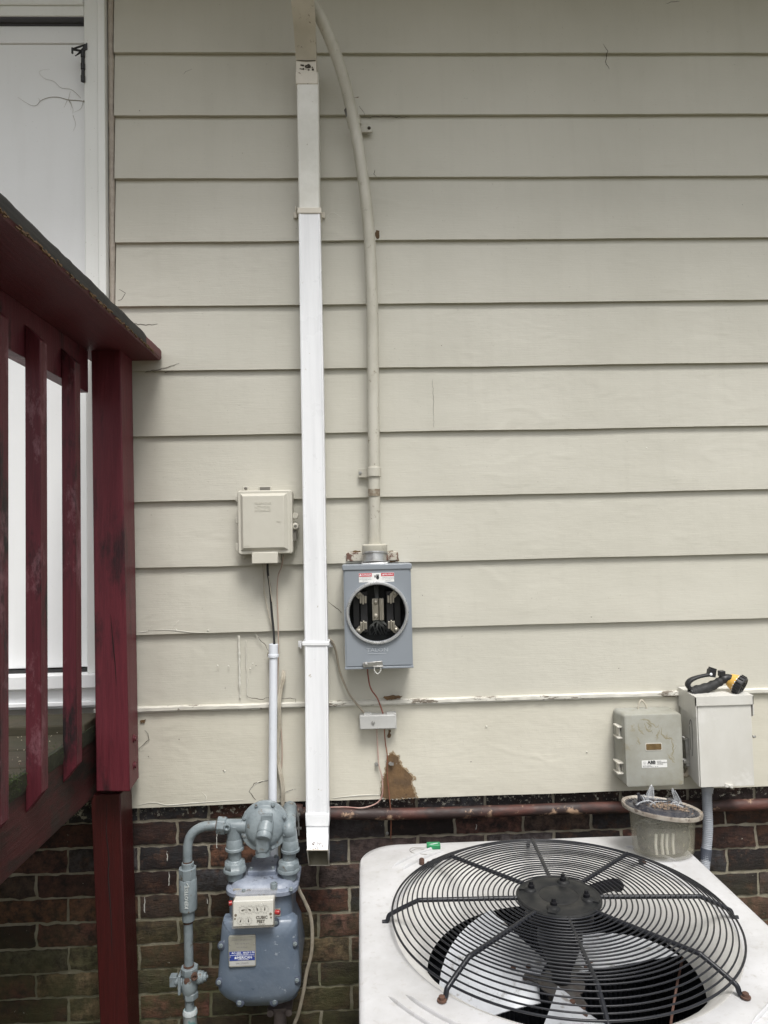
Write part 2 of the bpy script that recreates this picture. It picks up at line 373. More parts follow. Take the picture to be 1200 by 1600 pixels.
def pieces(mb, margin=.0006):
    par = list(range(len(mb.v)))
    def fd(i):
        while par[i] != i: par[i] = par[par[i]]; i = par[i]
        return i
    for f in mb.f:
        for k in f[1:]: par[fd(k)] = fd(f[0])
    comp = {}
    for i in range(len(mb.v)): comp.setdefault(fd(i), []).append(i)
    bbs = []
    for r, idx in comp.items():
        P_ = [mb.v[i] for i in idx]; bbs.append([[min(p[a] for p in P_)-margin for a in range(3)], [max(p[a] for p in P_)+margin for a in range(3)], {r}])
    ch = True
    while ch:
        ch = False
        for i in range(len(bbs)):
            for j in range(len(bbs)-1, i, -1):
                if all(bbs[i][0][a] <= bbs[j][1][a] and bbs[j][0][a] <= bbs[i][1][a] for a in range(3)):
                    bbs[i][0] = [min(bbs[i][0][a], bbs[j][0][a]) for a in range(3)]; bbs[i][1] = [max(bbs[i][1][a], bbs[j][1][a]) for a in range(3)]; bbs[i][2] |= bbs[j][2]; del bbs[j]; ch = True
    out = []
    for lo, hi, rs in bbs:
        q = MB(); mp = {}
        for f in mb.f:
            if fd(f[0]) in rs:
                for k in f:
                    if k not in mp: mp[k] = len(q.v); q.v.append(mb.v[k])
                q.f.append(tuple(mp[k] for k in f))
        out.append(q)
    return out
def parts(name, mb, *a, mg=.0006, **k):                            # every separate piece is a part of its own
    return [part(name, q, *a, **k) for q in pieces(mb, mg)]
def single(name, mb, mt, label, cat, group=None, bevel=0, kind=None, loc=None):
    if loc is None: loc = V((sum(v.x for v in mb.v)/len(mb.v), sum(v.y for v in mb.v)/len(mb.v), min(v.z for v in mb.v)))
    org = V(loc)
    for i in range(len(mb.v)): mb.v[i] = mb.v[i]-org
    o = part(name, mb, mt, None, bevel); o.location = org; ORG[o.name] = org
    if label: o['label'] = label; o['category'] = cat
    if group: o['group'] = group
    if kind: o['kind'] = kind
    return o
def text_mb(mb, txt, c, size, X=V((1, 0, 0)), Z=V((0, 0, 1)), ext=.0004, bold=0, align='CENTER', sx=1.0):
    cu = bpy.data.curves.new('t', 'FONT'); cu.body = txt; cu.size = size; cu.extrude = ext; cu.offset = bold
    cu.align_x = align; cu.align_y = 'CENTER'; cu.resolution_u = 2
    ob = bpy.data.objects.new('t', cu); me = bpy.data.meshes.new_from_object(ob)
    N = X.cross(Z)*-1.0                                      # toward the viewer for X right, Z up: -Y
    N = X.cross(Z)
    b = len(mb.v)
    for v in me.vertices: mb.v.append(V(c) + X*v.co.x*sx + Z*v.co.y + N*v.co.z)
    for p in me.polygons: mb.f.append(tuple(b+i for i in p.vertices))
    bpy.data.objects.remove(ob); bpy.data.curves.remove(cu); bpy.data.meshes.remove(me)
    return mb
def rrect(x0, x1, z0, z1, r, n=6):
    out = []
    for cx, cz, a in ((x1-r, z1-r, 0), (x0+r, z1-r, 90), (x0+r, z0+r, 180), (x1-r, z0+r, 270)):
        for k in range(n+1):
            t = radians(a+90*k/n); out.append((cx+r*cos(t), cz+r*sin(t)))
    return out
def screw(mb, c, r, h=.003, hexa=True, n=V((0, -1, 0)), rot=.3):
    mb.lathe(V(c)-n*.001, n, [(0, r*1.45), (.0015, r*1.45), (.0016, r), (h+.001, r), (h+.0015, r*.85)], 12)
    if hexa: mb.lathe(V(c), n, [(0, r*1.12), (h+.0022, r*1.12), (h+.003, r*.9)], hexa=True, rot=rot)
    return mb
WALL = 2.10

# ================================================================== SETTING
g = MB(); N = 60
gx = [-60 + 120*i/N for i in range(N+1)]; gy = [-60 + 62.3*i/N for i in range(N+1)]
for x in gx:
    for y in gy: g.v.append(V((x, y, .015*noise.noise(V((x*.4, y*.4, 0))))))
for i in range(N):
    for j in range(N): g.f.append((i*(N+1)+j, (i+1)*(N+1)+j, (i+1)*(N+1)+j+1, i*(N+1)+j+1))
GRM = mat('ground_soil_and_grass', (.075, .085, .035), .95, 0, (.10, .075, .05), 3, .4, .6, bs=.8, bscale=40, bd=.02)
go = single('ground', g, GRM, None, None, kind='structure', loc=(0, 0, 0))
sl = MB(); sl.box(-.10, .92, .98, 2.0, -.02, .05)
CONC = mat('concrete_pad', (.30, .29, .27), .9, 0, bs=.5)
o = single('concrete_pad', sl, CONC, 'concrete pad under the white air conditioner', 'pad', bevel=.01)

# ================================================================== HOUSE WALL
house = thing('house_wall', 'beige lap siding house wall above dark red brick foundation', 'house wall', (0, WALL, 0))
SP = .1899; Z0 = 1.4600+CAMZ
ZTOP = 3.56
lapz = [Z0 - i*SP for i in range(-2, 10)]        # bottom edge of each board
TRIMZ = at(600, 1096, WALL).z
def sidY(z):
    for zi in lapz:
        if zi <= z < zi+SP: return WALL-.014+.0125*(z-zi)/SP
    return WALL-.012
SX0, SX1 = at(182, 400, WALL).x, 2.3
def board(mb, x0, x1, zb, zt, yb, yt, th=.014, wob=.0012, seed=0):
    n = max(2, int((x1-x0)/.012)); b = len(mb.v); rows = 6
    for i in range(n+1):
        x = x0+(x1-x0)*i/n
        e = wob*(noise.noise(V((x*2.3, seed*3.1, 0)))*1.6 + .45*noise.noise(V((x*18, seed*3.1, 4))))
        for j in range(rows+1):
            t = j/rows; z = zb+(zt-zb)*t + e*(1-t)
            y = yb+(yt-yb)*t + .0012*noise.noise(V((x*4, z*9, seed)))
            if j == 0: y += .0012
            mb.v.append(V((x, y, z)))
        mb.v.append(V((x, yb+th, zb+e+.001)))       # underside
    R_ = rows+2
    for i in range(n):
        a, c = b+i*R_, b+(i+1)*R_
        for j in range(rows): mb.f.append((a+j, c+j, c+j+1, a+j+1))
        mb.f.append((a+rows+1, c+rows+1, c, a))
sb = MB()
for k, zi in enumerate(lapz):
    zt = min(zi+SP+.004, ZTOP)
    x1 = SX1
    # butt joints seen in the photograph
    board(sb, SX0, x1, zi, zt, WALL-.014, WALL-.0015, seed=k)
board(sb, SX0, SX1, TRIMZ-.004, lapz[-1]+.004, WALL-.008, WALL-.0015, seed=40)
# wall left of the door and above it
DL = -1.62
for k, zi in enumerate(lapz+[lapz[-1]-SP]):
    board(sb, -3.2, DL-.08, zi, min(zi+SP+.004, ZTOP), WALL-.012, WALL-.0015, seed=60+k)
part('siding', sb, SIDING, house, recalc=False)
sk = MB()
SKB = at(600, 1249, WALL-.01).z
SKL = at(206, 1200, WALL).x
board(sk, SKL, SX1, SKB, TRIMZ-.002, WALL-.010, WALL-.006, th=.03, wob=.0022, seed=90)
part('skirt_board', sk, SKIRT, house, recalc=False)
# weathered drip moulding
tm = MB(); n = 300; b0 = 0
TX0 = at(150, 1100, WALL).x
prof = [(.0, .009), (-.0165, .0062), (-.0178, .0050), (-.0178, -.0035), (-.0125, -.0042), (-.0120, -.0088), (0, -.0095)]
rings = []
for i in range(n+1):
    x = TX0+(SX1-TX0)*i/n
    j_ = .0016*noise.noise(V((x*30, 0, 0)))+.0016*noise.noise(V((x*7, 3, 0)))
    rings.append([V((x, WALL-.001+dy*(1+.12*noise.noise(V((x*40, q, 1)))), TRIMZ+dz+j_*(1 if q in (1, 2, 5) else .3))) for q, (dy, dz) in enumerate(prof)])
tm.loft(rings, True)
part('drip_moulding', tm, TRIM, house, angle=14)
# sheathing behind everything
sh = MB(); sh.box(-3.2, 2.3, WALL+.03, WALL+.25, -.05, ZTOP)
part('sheathing', sh, SOFF, house)
# bricks -------------------------------------------------------------
BY = WALL+.012
RP = .0687; zr0 = at(245, 1284, BY).z
xj0 = at(277, 1340, BY).x
BL = .1995
bk = MB(); bk.c = []; rnd = random.Random(3)
pal = [(.085, .030, .022), (.070, .028, .022), (.045, .026, .024), (.030, .024, .026), (.105, .040, .024), (.062, .034, .027), (.12, .045, .028), (.040, .028, .028)]
palL = [(.085, .050, .030), (.10, .058, .034), (.055, .040, .026), (.075, .055, .03)]
k = 0
for row in range(-1, 15):
    zt = zr0 - row*RP - .0038; zb = zt - RP + .0082
    if zb < -.05: break
    off = 0 if row % 2 == 0 else BL*.45
    x = xj0 + off - BL*14
    while x < 2.3:
        c = rnd.choice(pal if row < 4 or x > .1 else palL+pal[:2])
        if row <= -1: c = rnd.choice(pal[:4])
        xa, xb = x+.0042, x+BL-.0042
        _u = rnd.choice((.5, .9, 1.4, 1.9, 2.3))*rnd.uniform(.8, 1.15)*(1.0 if row < 4 else 1.25); c = tuple(q*_u*g_ for q, g_ in zip(c, (.84, 1.05, 1.05))); jy = rnd.uniform(-.0015, .0015); jz = rnd.uniform(-.0012, .0012)
        nx, nz = 14, 5; b = len(bk.v)
        if xb > -3.1:
            for i in range(nx+1):
                for j in range(nz+1):
                    u, v = i/nx, j/nz
                    X_, Z_ = xa+(xb-xa)*u, zb+jz+(zt-zb)*v
                    ed = min(min(u, 1-u)*nx, min(v, 1-v)*nz)
                    dy = .0022 if ed < .5 else 0
                    dd = .0014*noise.noise(V((X_*60, Z_*60, row))) + .0016*noise.noise(V((X_*22, Z_*30, row+9)))
                    ex = .0050*noise.noise(V((X_*40, Z_*40, 5+row))) if ed < .5 else 0
                    bk.v.append(V((X_+ex*(1 if i in (0, nx) else 0), BY+jy+dy+dd, Z_+ex*(1 if j in (0, nz) else 0)))); bk.c.append(c)
            for i in range(nx):
                for j in range(nz):
                    a = b+i*(nz+1)+j; bk.f.append((a, a+nz+1, a+nz+2, a+1))
            # sides back into the mortar
            edge = [i*(nz+1) for i in range(nx+1)] + [nx*(nz+1)+j for j in range(1, nz+1)] + [i*(nz+1)+nz for i in range(nx-1, -1, -1)] + [j for j in range(nz-1, 0, -1)]
            e0 = len(bk.v)
            for e in edge: p = bk.v[b+e].copy(); p.y = BY+.016; bk.v.append(p); bk.c.append(c)
            for q in range(len(edge)):
                r_ = (q+1) % len(edge); bk.f.append((b+edge[q], e0+q, e0+r_, b+edge[r_]))
        x += BL
part('brick_foundation', bk, BRICK, house)
mo = MB(); nx, nz = 420, 90
for i in range(nx+1):
    for j in range(nz+1):
        X_, Z_ = -3.2+5.5*i/nx, -.05+1.02*j/nz
        mo.v.append(V((X_, BY+.0055+.0018*noise.noise(V((X_*45, Z_*45, 2)))+.001*noise.noise(V((X_*110, Z_*110, 7))), Z_)))
for i in range(nx):
    for j in range(nz):
        a = i*(nz+1)+j; mo.f.append((a, a+nz+1, a+nz+2, a+1))
part('mortar', mo, MORTAR, house, recalc=False)
# door casing ---------------------------------------------------------
jx = at(137, 400, WALL).x; cx1 = at(171, 400, WALL).x
hz = at(70, 33, WALL).z; dbz = at(60, 1052, WALL).z
cs = MB()
cs.box(jx, cx1-.014, WALL-.022, WALL+.04, dbz, ZTOP-.002)
cs.box(DL-.07, DL, WALL-.022, WALL+.04, dbz, ZTOP-.002)
cs.box(DL, jx, WALL-.021, WALL+.04, hz, hz+.085)
part('door_casing', cs, CASING, house, bevel=.003)
cm = MB(); 
cm.box(cx1-.022, cx1, WALL-.030, WALL-.0, dbz, ZTOP-.002); cm.box(DL, jx, WALL-.027, WALL-.0215, hz+.03, hz+.08)
part('door_moulding', cm, CASING, house, bevel=.004)
ck = MB(); n = 160; rings = []
for i in range(n+1):
    z = dbz+(ZTOP-dbz)*i/n; ww = .0085+.002*noise.noise(V((0, 0, z*30)))
    c = V(((cx1+SX0)/2, WALL-.004, z)); rings.append([c+V((ww*cos(t)*1.0, .008*sin(t), 0)) for t in [pi*k/8 for k in range(0, 17)][:16]])
ck.loft(rings)
part('caulk_bead', ck, mat('dirty_caulk', (.44, .39, .33), .6, 0, (.36, .31, .26), 40, spots=(.2, .15, .12), sscale=70, slo=.68, shi=.72, bs=.6, bscale=70, bd=.002), house)
dr = MB(); dtop = at(70, 45, WALL+.02).z
dr.box(DL+.003, jx-.004, WALL+.012, WALL+.045, dbz+.012, dtop)
door = part('door', dr, DOORW, house, bevel=.002)
led = MB(); led.box(DL+.003, jx-.005, WALL+.006, WALL+.0118, at(70, 65, WALL).z, dtop-.002)
part('head_rail', led, DOORW, door, bevel=.0015)
hg = MB()
for q in range(5):
    z0, z1 = at(138, 90+q*9.4, WALL).z, at(138, 98.6+q*9.4, WALL).z
    hg.cyl(V((jx-.001, WALL-.026, z1)), V((jx-.001, WALL-.026, z0)), .0050 if q % 2 else .0062, n=12)
hg.box(jx-.001, jx+.003, WALL-.024, WALL+.010, at(138, 136, WALL).z, at(138, 90, WALL).z)
part('hinge', hg, BLACKP, door)
br = MB(); 
a, b, c = at(113, 77, WALL-.05), at(139, 68, WALL-.01), at(139, 82, WALL-.01)
br.bar(a, b, .007, .004); br.prism([(a.x-.002, a.z-.002), (c.x, c.z), (b.x, b.z-.008), (a.x+.004, a.z+.003)], WALL-.026, WALL-.022)
br.cyl(a+V((0, 0, .004)), a-V((0, 0, .012)), .003, n=10); br.bar(a, c, .006, .004)
gs = MB(); gs.box(DL, jx, WALL-.018, WALL+.0118, hz-.003, hz-.0005); gs.box(DL, jx, WALL+.004, WALL+.0115, dtop-.001, dtop+.005); part('head_shade_strip', gs, mat('grey_head_shade', (.10, .10, .115), .7, 0, bs=.2), door)  # door head and top gap shade, put in as dark grey boxes
part('holder_bracket', br, BLACKP, door)
si = MB()
s1, s2 = at(60, 1055, WALL-.03).z, at(60, 1078, WALL-.03).z
si.box(DL-.07, at(152, 1060, WALL-.03).x+.01, WALL-.034, WALL+.02, s2, s1)
part('door_sill', si, DOORW, house, bevel=.004)
gq = MB(); gq.box(DL-.0, jx, WALL+.004, WALL+.03, dbz-.002, dbz+.0085); part('door_gap_shade', gq, BLACKR, house)  # shade in the gap under the door, painted as a black strip
s2b = MB(); s3 = at(60, 1098, WALL-.02).z
s2b.box(DL-.07, at(152, 1060, WALL-.03).x+.01, WALL-.012, WALL+.02, s3-.02, s2)
s2b.box(DL-.07, at(152, 1060, WALL-.03).x+.01, WALL-.024, WALL-.0125, s3-.012, s3)
part('sill_apron', s2b, DOORW, house, bevel=.002)
# eave, soffit and gutter above the frame
ev = MB(); ev.box(-3.2, 2.3, 1.52, WALL+.03, ZTOP, ZTOP+.02); part('soffit', ev, SOFF, house)
ev = MB(); ev.box(-3.2, 2.3, 1.495, 1.519, ZTOP-.02, ZTOP+.16); part('eave_board', ev, CASING, house, bevel=.003)
rf = MB(); rf.add([(-3.2, 1.44, ZTOP+.17), (2.3, 1.44, ZTOP+.17), (2.3, WALL+2.5, ZTOP+1.3), (-3.2, WALL+2.5, ZTOP+1.3), (-3.2, 1.44, ZTOP+.185), (2.3, 1.44, ZTOP+.185), (2.3, WALL+2.5, ZTOP+1.315), (-3.2, WALL+2.5, ZTOP+1.315)], [(0, 1, 2, 3), (7, 6, 5, 4), (0, 4, 5, 1), (1, 5, 6, 2), (2, 6, 7, 3), (3, 7, 4, 0)])
part('roof', rf, ASH, house)
gt = MB(); gp = [(y_, z_) for y_, z_ in [(1.49, ZTOP+.13), (1.49, ZTOP+.01), (1.40, ZTOP+.01), (1.375, ZTOP+.06), (1.37, ZTOP+.13), (1.376, ZTOP+.13), (1.381, ZTOP+.065), (1.403, ZTOP+.016), (1.484, ZTOP+.016), (1.484, ZTOP+.13)]]
gt.prism(gp, -3.2, 2.3, axis='x'); part('gutter', gt, WHITE, house)

# ---- wear on the painted wall: cracks, lifted edges, bare patches
def crack(mb, pts, r=.0006, Yf=None, jag=1.0, seed=1):
    rd = random.Random(seed); W = []
    for i in range(len(pts)-1):
        (x0, y0), (x1, y1) = pts[i], pts[i+1]; k = max(1, int(math.hypot(x1-x0, y1-y0)/4))
        for j in range(k):
            t = j/k; W.append((x0+(x1-x0)*t+rd.uniform(-jag, jag)*(j > 0), y0+(y1-y0)*t+rd.uniform(-jag, jag)*(j > 0)))
    W.append(pts[-1])
    P_ = []
    for x, y in W:
        z = at(x, y, WALL).z; Y = Yf if Yf else (sidY(z) if z > TRIMZ else WALL-.0095)
        P_.append(at(x, y, Y-.0003))
    mb.tube(P_, lambda t: r*(.5+.9*math.sin(pi*min(max(t, .05), .95))), n=5, smooth=0, flat=.5)
cr = MB()
for i, c in enumerate([
    [(283, 122), (290, 112), (300, 108)], [(213, 140), (212, 133), (216, 130), (232, 126)], [(186, 452), (196, 458), (190, 468), (184, 470)],
    [(204, 505), (228, 508), (246, 506)], [(212, 583), (235, 580), (262, 574), (280, 568)], [(238, 580), (252, 583), (270, 580)], [(222, 592), (256, 598)],
    [(216, 1171), (224, 1164), (233, 1156), (231, 1146), (226, 1141)], [(386, 1088), (394, 1091), (408, 1093), (420, 1090)],
    [(440, 1091), (462, 1092), (462, 1099)], [(389, 1237), (397, 1224), (420, 1219)], [(389, 1237), (400, 1250)], 
    [(400, 993), (415, 1008), (420, 1018)], [(513, 940), (525, 950), (534, 958)], [(504, 380), (520, 379), (545, 381)], [(560, 185), (590, 182), (640, 183)],
    [(942, 68), (950, 80), (946, 96), (952, 108)], [(740, 1226), (800, 1216), (860, 1210), (905, 1203)], [(845, 1168), (870, 1176), (905, 1172), (945, 1160)],
    [(580, 150), (556, 158), (566, 172), (570, 180)], [(586, 262), (584, 272), (588, 276)], [(436, 1250), (440, 1240), (462, 1233)], [(1040, 5), (1062, 2)],
    [(676, 578), (677, 640), (678, 668)]]):
    if i not in (17, 18): crack(cr, c, .0007 if i != 23 else .0003, seed=i)
# tiny nail pops and specks
for (x, y) in [(218, 173), (430, 640), (352, 1075), (400, 1040), (349, 1204), (232, 1182), (280, 1155), (736, 1190), (760, 1135), (924, 964), (967, 1044), (1160, 320), (980, 690), (660, 930), (690, 540)]:
    z = at(x, y, WALL).z; Y = sidY(z) if z > TRIMZ else WALL-.0095
    cr.sphere(at(x, y, Y), .0014, 4, (1.2, .5, .8))
part('paint_cracks', cr, CRACK, house)
np_ = MB()
for (x, y) in [(351, 1205), (391, 1045), (340, 1040), (357, 1041), (917, 1175), (760, 1135), (275, 984), (325, 985), (395, 1037), (1010, 700)]:
    z = at(x, y, WALL).z; Y = sidY(z) if z > TRIMZ else WALL-.0095
    np_.sphere(at(x, y, Y), .0026, 6, (1, .45, 1))
# caulked butt joint and lifted, curled paint
for (x0, y0, x1, y1, wd) in [(373, 993, 375, 1090, .0028), (384, 1000, 386, 1086, .0012)]:
    pts = [at(x0+(x1-x0)*t/20+.9*noise.noise(V((t*1.3, x0, 0))), y0+(y1-y0)*t/20, sidY(at(x0, y0+(y1-y0)*t/20, WALL).z)) for t in range(21)]
    np_.tube(pts, lambda t, wd=wd: wd*(1+1.1*noise.noise(V((t*16, wd*1000, 0)))), n=8, smooth=2, flat=.45)
for pts in [[(215, 1258), (240, 1254), (262, 1258), (300, 1255), (345, 1252), (380, 1250)], [(232, 985), (262, 984), (300, 988), (330, 989)], [(268, 982), (276, 973), (280, 968)],
            [(218, 988), (230, 986), (236, 978)], [(390, 1236), (402, 1223), (421, 1218)], [(598, 1180), (611, 1181), (622, 1196), (640, 1214), (646, 1216)], [(646, 1217), (640, 1221), (643, 1236), (650, 1246)],
            [(318, 1256), (322, 1246), (316, 1238)], [(520, 345), (512, 338), (520, 332), (534, 340)], [(437, 1250), (436, 1243), (460, 1233)], [(1045, 300), (1060, 302)], [(556, 875), (540, 868), (536, 872)],
            [(520, 1247), (560, 1243), (594, 1242)], [(398, 988), (404, 998), (410, 1006)]]:
    W = []
    for i, (x, y) in enumerate(pts):
        z = at(x, y, WALL).z; Y = sidY(z) if z > TRIMZ else WALL-.0098
        W.append(at(x, y, Y))
    np_.tube(W, lambda t: .0011*(.3+sin(pi*min(max(t, .1), .9))+.5*noise.noise(V((t*25, W[0].x*9, 0)))), n=7, smooth=5, flat=.5)
part('lifted_paint', np_, LIFT, house)
def jagged(pts, amp=1.4, seed=1, step=4):
    rd = random.Random(seed); out = []
    for i in range(len(pts)):
        (x0, y0), (x1, y1) = pts[i], pts[(i+1) % len(pts)]; k = max(1, int(math.hypot(x1-x0, y1-y0)/step))
        for j in range(k):
            t = j/k; out.append((x0+(x1-x0)*t+rd.uniform(-amp, amp), y0+(y1-y0)*t+rd.uniform(-amp, amp)))
    return out
ex = MB()
for sd_, Yp, pts in [(1, WALL-.0104, [(607, 1180), (613, 1177), (622, 1184), (626, 1196), (637, 1206), (646, 1217), (641, 1220), (645, 1232), (650, 1246), (604, 1248), (596, 1244), (599, 1220), (603, 1208)]),
                 (2, None, [(586, 361), (592, 360), (593, 372), (587, 373)]), (3, None, [(553, 152), (560, 152), (567, 168), (569, 178), (562, 172), (556, 162)]),
                 (4, None, [(582, 250), (586, 258), (586, 274), (583, 276), (580, 262)]), (5, WALL-.0104, [(607, 1140), (610, 1140), (610, 1153), (606, 1153)]),
                 (6, WALL-.0225, [(598, 1089), (612, 1086), (628, 1088), (625, 1092), (604, 1093)]), (7, WALL-.0104, [(219, 1127), (229, 1124), (226, 1129), (220, 1130)]),
                 (8, None, [(541, 875), (548, 862), (560, 860), (568, 864), (566, 870), (548, 872)]), (9, None, [(604, 860), (618, 862), (622, 868), (624, 876), (612, 880), (606, 872)])]:
    pj = jagged(pts, 1.3, sd_, 2.5)
    zc = at(*pts[0], WALL).z; Y = Yp if Yp else sidY(zc)-.0006
    W = [at(x, y, Y) for x, y in pj]
    ex.prism([(p.x, p.z) for p in W], Y-.0002, Y+.003)
parts('bare_patch', ex, EXPOSED, house)
ex = MB(); rd = random.Random(77)
pj = jagged([(604, 1182), (613, 1173), (624, 1182), (629, 1195), (640, 1205), (650, 1217), (645, 1221), (649, 1232), (654, 1247), (602, 1249), (594, 1244), (596, 1220), (600, 1206)], 1.5, 5, 2.2)
W = [at(x, y, WALL-.0100) for x, y in pj]; ex.prism([(p.x, p.z) for p in W], WALL-.0100, WALL-.008)
part('torn_paint_layer', ex, mat('torn_primer_edge', (.34, .27, .18), .8, 0, (.24, .18, .11), 50, bs=.6, bscale=120, bd=.002), house)
ex = MB()
for i in range(26):
    a_ = rd.choice(pj); c = at(a_[0]+rd.uniform(-1.5, 1.5), a_[1]+rd.uniform(-1.5, 1.5), WALL-.0112); an = rd.uniform(0, pi); l_ = rd.uniform(.0012, .0042); d_ = V((cos(an)*l_, -.0016, sin(an)*l_)); e_ = V((-sin(an)*l_*.5, 0, cos(an)*l_*.5)); ex.add([c-d_-V((0, -.0016, 0)), c+e_, c+d_, c-e_], [(0, 1, 2, 3)])
part('curled_paint', ex, LIFT, house, recalc=False)['kind'] = 'stuff'
ld = MB(); rd = random.Random(11)
for (x, y0, y1) in [(264, 1362, 1384), (226, 1402, 1426), (261, 1330, 1350), (339, 1300, 1325), (400, 1400, 1404), (744, 1288, 1296), (324, 1404, 1412)]:
    n = 6; pts = [at(x+rd.uniform(-.7, .7), y0+(y1-y0)*i/n, BY-.0005) for i in range(n+1)]
    ld.tube(pts, lambda t: .0013*(.5+t*(1.3-t)+.8*noise.noise(V((t*20, pts[0].x*50, 0)))), n=6, smooth=2, flat=.4)
parts('lime_drip', ld, LIMEW, house)
# dead tendrils and cobweb on the door
vn = MB()
tend = [[(137, 159), (122, 157), (107, 156), (92, 152), (78, 152), (64, 157), (58, 164), (50, 165), (40, 160), (28, 152)], [(126, 153), (116, 143), (108, 139), (95, 137), (84, 127), (70, 123), (62, 115), (64, 110), (78, 108)],
        [(107, 156), (109, 146), (110, 142)], [(105, 157), (100, 168)], [(108, 158), (114, 170), (113, 178)], [(130, 158), (126, 170), (114, 176)], [(114, 180), (118, 194), (114, 206)], [(62, 157), (60, 153)], [(107, 156), (112, 163), (110, 172)]]
for i, pts in enumerate(tend):
    rr = .0008 if i == 0 else .00042
    vn.tube([at(x, y, WALL+.0105) for x, y in pts], lambda t, rr=rr: rr*(1.3-t), n=5, smooth=4)
vn.sphere(at(133, 158, WALL+.009), .004, 5, (1.5, .6, 1))
single('dead_vine', vn, VINE, 'thin dried vine tendrils creeping over the white door', 'vine')

# ================================================================== DECK WITH RAILING
ROFF = -.73
post_x0 = at(144, 900, 1.965).x; post_x1 = at(190, 900, 1.965).x
deck = thing('deck', 'weathered wooden deck with dark red railing at the left', 'deck', (post_x0, 2.0, 0))
zf_t = at(152, 1133, 2.0).z; zf_b = at(149, 1242, 2.0).z
dz = zf_t - .002
# boards run parallel to the wall
db = MB(); y = 2.062; k = 0
while y > -.3:
    up0 = .022 if k == 0 else 0
    db.box(-2.6, ROFF-.002, y-.136, y, dz-.028+.0005*(k % 3), dz+.0006*(k % 2)+up0)
    y -= .142; k += 1
part('deck_boards', db, DECKW, deck, bevel=.004)
fs = MB(); fs.box(ROFF-.038, ROFF, -.3, 2.062, zf_b, zf_t-.030)
part('fascia', fs, REDFASCIA, deck, bevel=.003)
jo = MB()
for yy in (.1, .5, .9, 1.3, 1.7, 2.02): jo.box(-2.6, ROFF-.04, yy-.02, yy+.018, zf_b+.01, dz-.030)
parts('joist', jo, DECKW, deck)
po = MB(); ptop = at(160, 530, 1.965).z
pb = at(170, 1237, 1.965).z
po.loft([[at(150, 1237, 1.935), at(203, 1237, 1.935), V((at(217, 1222, 2.07).x, 2.07, pb)), V((at(150, 1237, 1.935).x, 2.07, pb))],
    [V((post_x0, 1.965, ptop)), V((post_x1, 1.965, ptop)), V((post_x1, 2.07, ptop)), V((post_x0, 2.07, ptop))]])
pst = part('railing_post', po, RED, deck, bevel=.003)
bl = MB()
for y_ in (1154, 1196):
    c = at(210.5, y_, 2.0); bl.lathe(c-V((.004, 0, 0)), (1, 0, 0), [(0, .011), (.005, .011), (.0055, .007), (.009, .007)], 12)
parts('bolt', bl, REDDARK, pst)
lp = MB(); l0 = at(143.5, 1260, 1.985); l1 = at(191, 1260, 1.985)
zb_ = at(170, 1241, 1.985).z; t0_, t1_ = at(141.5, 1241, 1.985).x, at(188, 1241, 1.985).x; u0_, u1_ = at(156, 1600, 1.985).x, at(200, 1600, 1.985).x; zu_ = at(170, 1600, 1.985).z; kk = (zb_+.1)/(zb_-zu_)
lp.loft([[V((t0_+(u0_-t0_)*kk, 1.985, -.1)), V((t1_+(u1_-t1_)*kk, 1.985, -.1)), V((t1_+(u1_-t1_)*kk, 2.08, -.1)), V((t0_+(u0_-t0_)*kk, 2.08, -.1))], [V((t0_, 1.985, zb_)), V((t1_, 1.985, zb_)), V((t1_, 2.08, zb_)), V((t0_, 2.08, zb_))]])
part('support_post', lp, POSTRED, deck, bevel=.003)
# long shrinkage cracks in the posts
pc = MB()
def pline(pts, Y, r):
    pc.tube([at(x, y, Y) for x, y in pts], lambda t: r*(.4+sin(pi*t)), n=5, smooth=3, flat=.5)
pline([(167, 1255), (166, 1300), (170, 1340), (169, 1370), (172, 1410), (174, 1450), (175, 1500)], 1.9849, .0012)
pline([(173, 960), (176, 1000), (180, 1040), (182, 1080)], 1.942, .0009)
pline([(158, 620), (161, 700), (160, 760)], 1.9649, .0006)
parts('wood_check', pc, mat('deep_wood_crack', (.012, .008, .008), .95, 0, bs=0), deck)
# top rail, cap
ct_out = at(251, 562, 2.07)
cx_out = ct_out.x; capz = ct_out.z
ra = MB(); zr_t = capz-.001; zr_b = at(144, 612, 1.95).z
rb_ = at(11, 542, ROFF/((11-563)/F)).z
ra.box(ROFF-.038, ROFF, -.3, 1.964, zr_b, zr_t)
part('top_rail', ra, REDDARK, deck, bevel=.002)
cp = MB(); n = 120; rings = []
for i in range(n+1):
    yy = -.3+(2.078+.3)*i/n; w_ = .003*noise.noise(V((yy*14, 0, 0)))+.002*noise.noise(V((yy*50, 0, 2)))
    w2 = .002*noise.noise(V((yy*60, 0, 9)))
    xi = cx_out-.20
    rings.append([V((xi, yy, capz)), V((xi, yy, capz+.032)), V((cx_out-.004+w_, yy, capz+.033+w2)), V((cx_out+w_, yy, capz+.026)), V((cx_out+w_*.5, yy, capz+.006)), V((cx_out-.005+w2, yy, capz+w2*.5))])
cp.loft(rings)
cap = part('rail_cap', cp, REDCAP, deck)
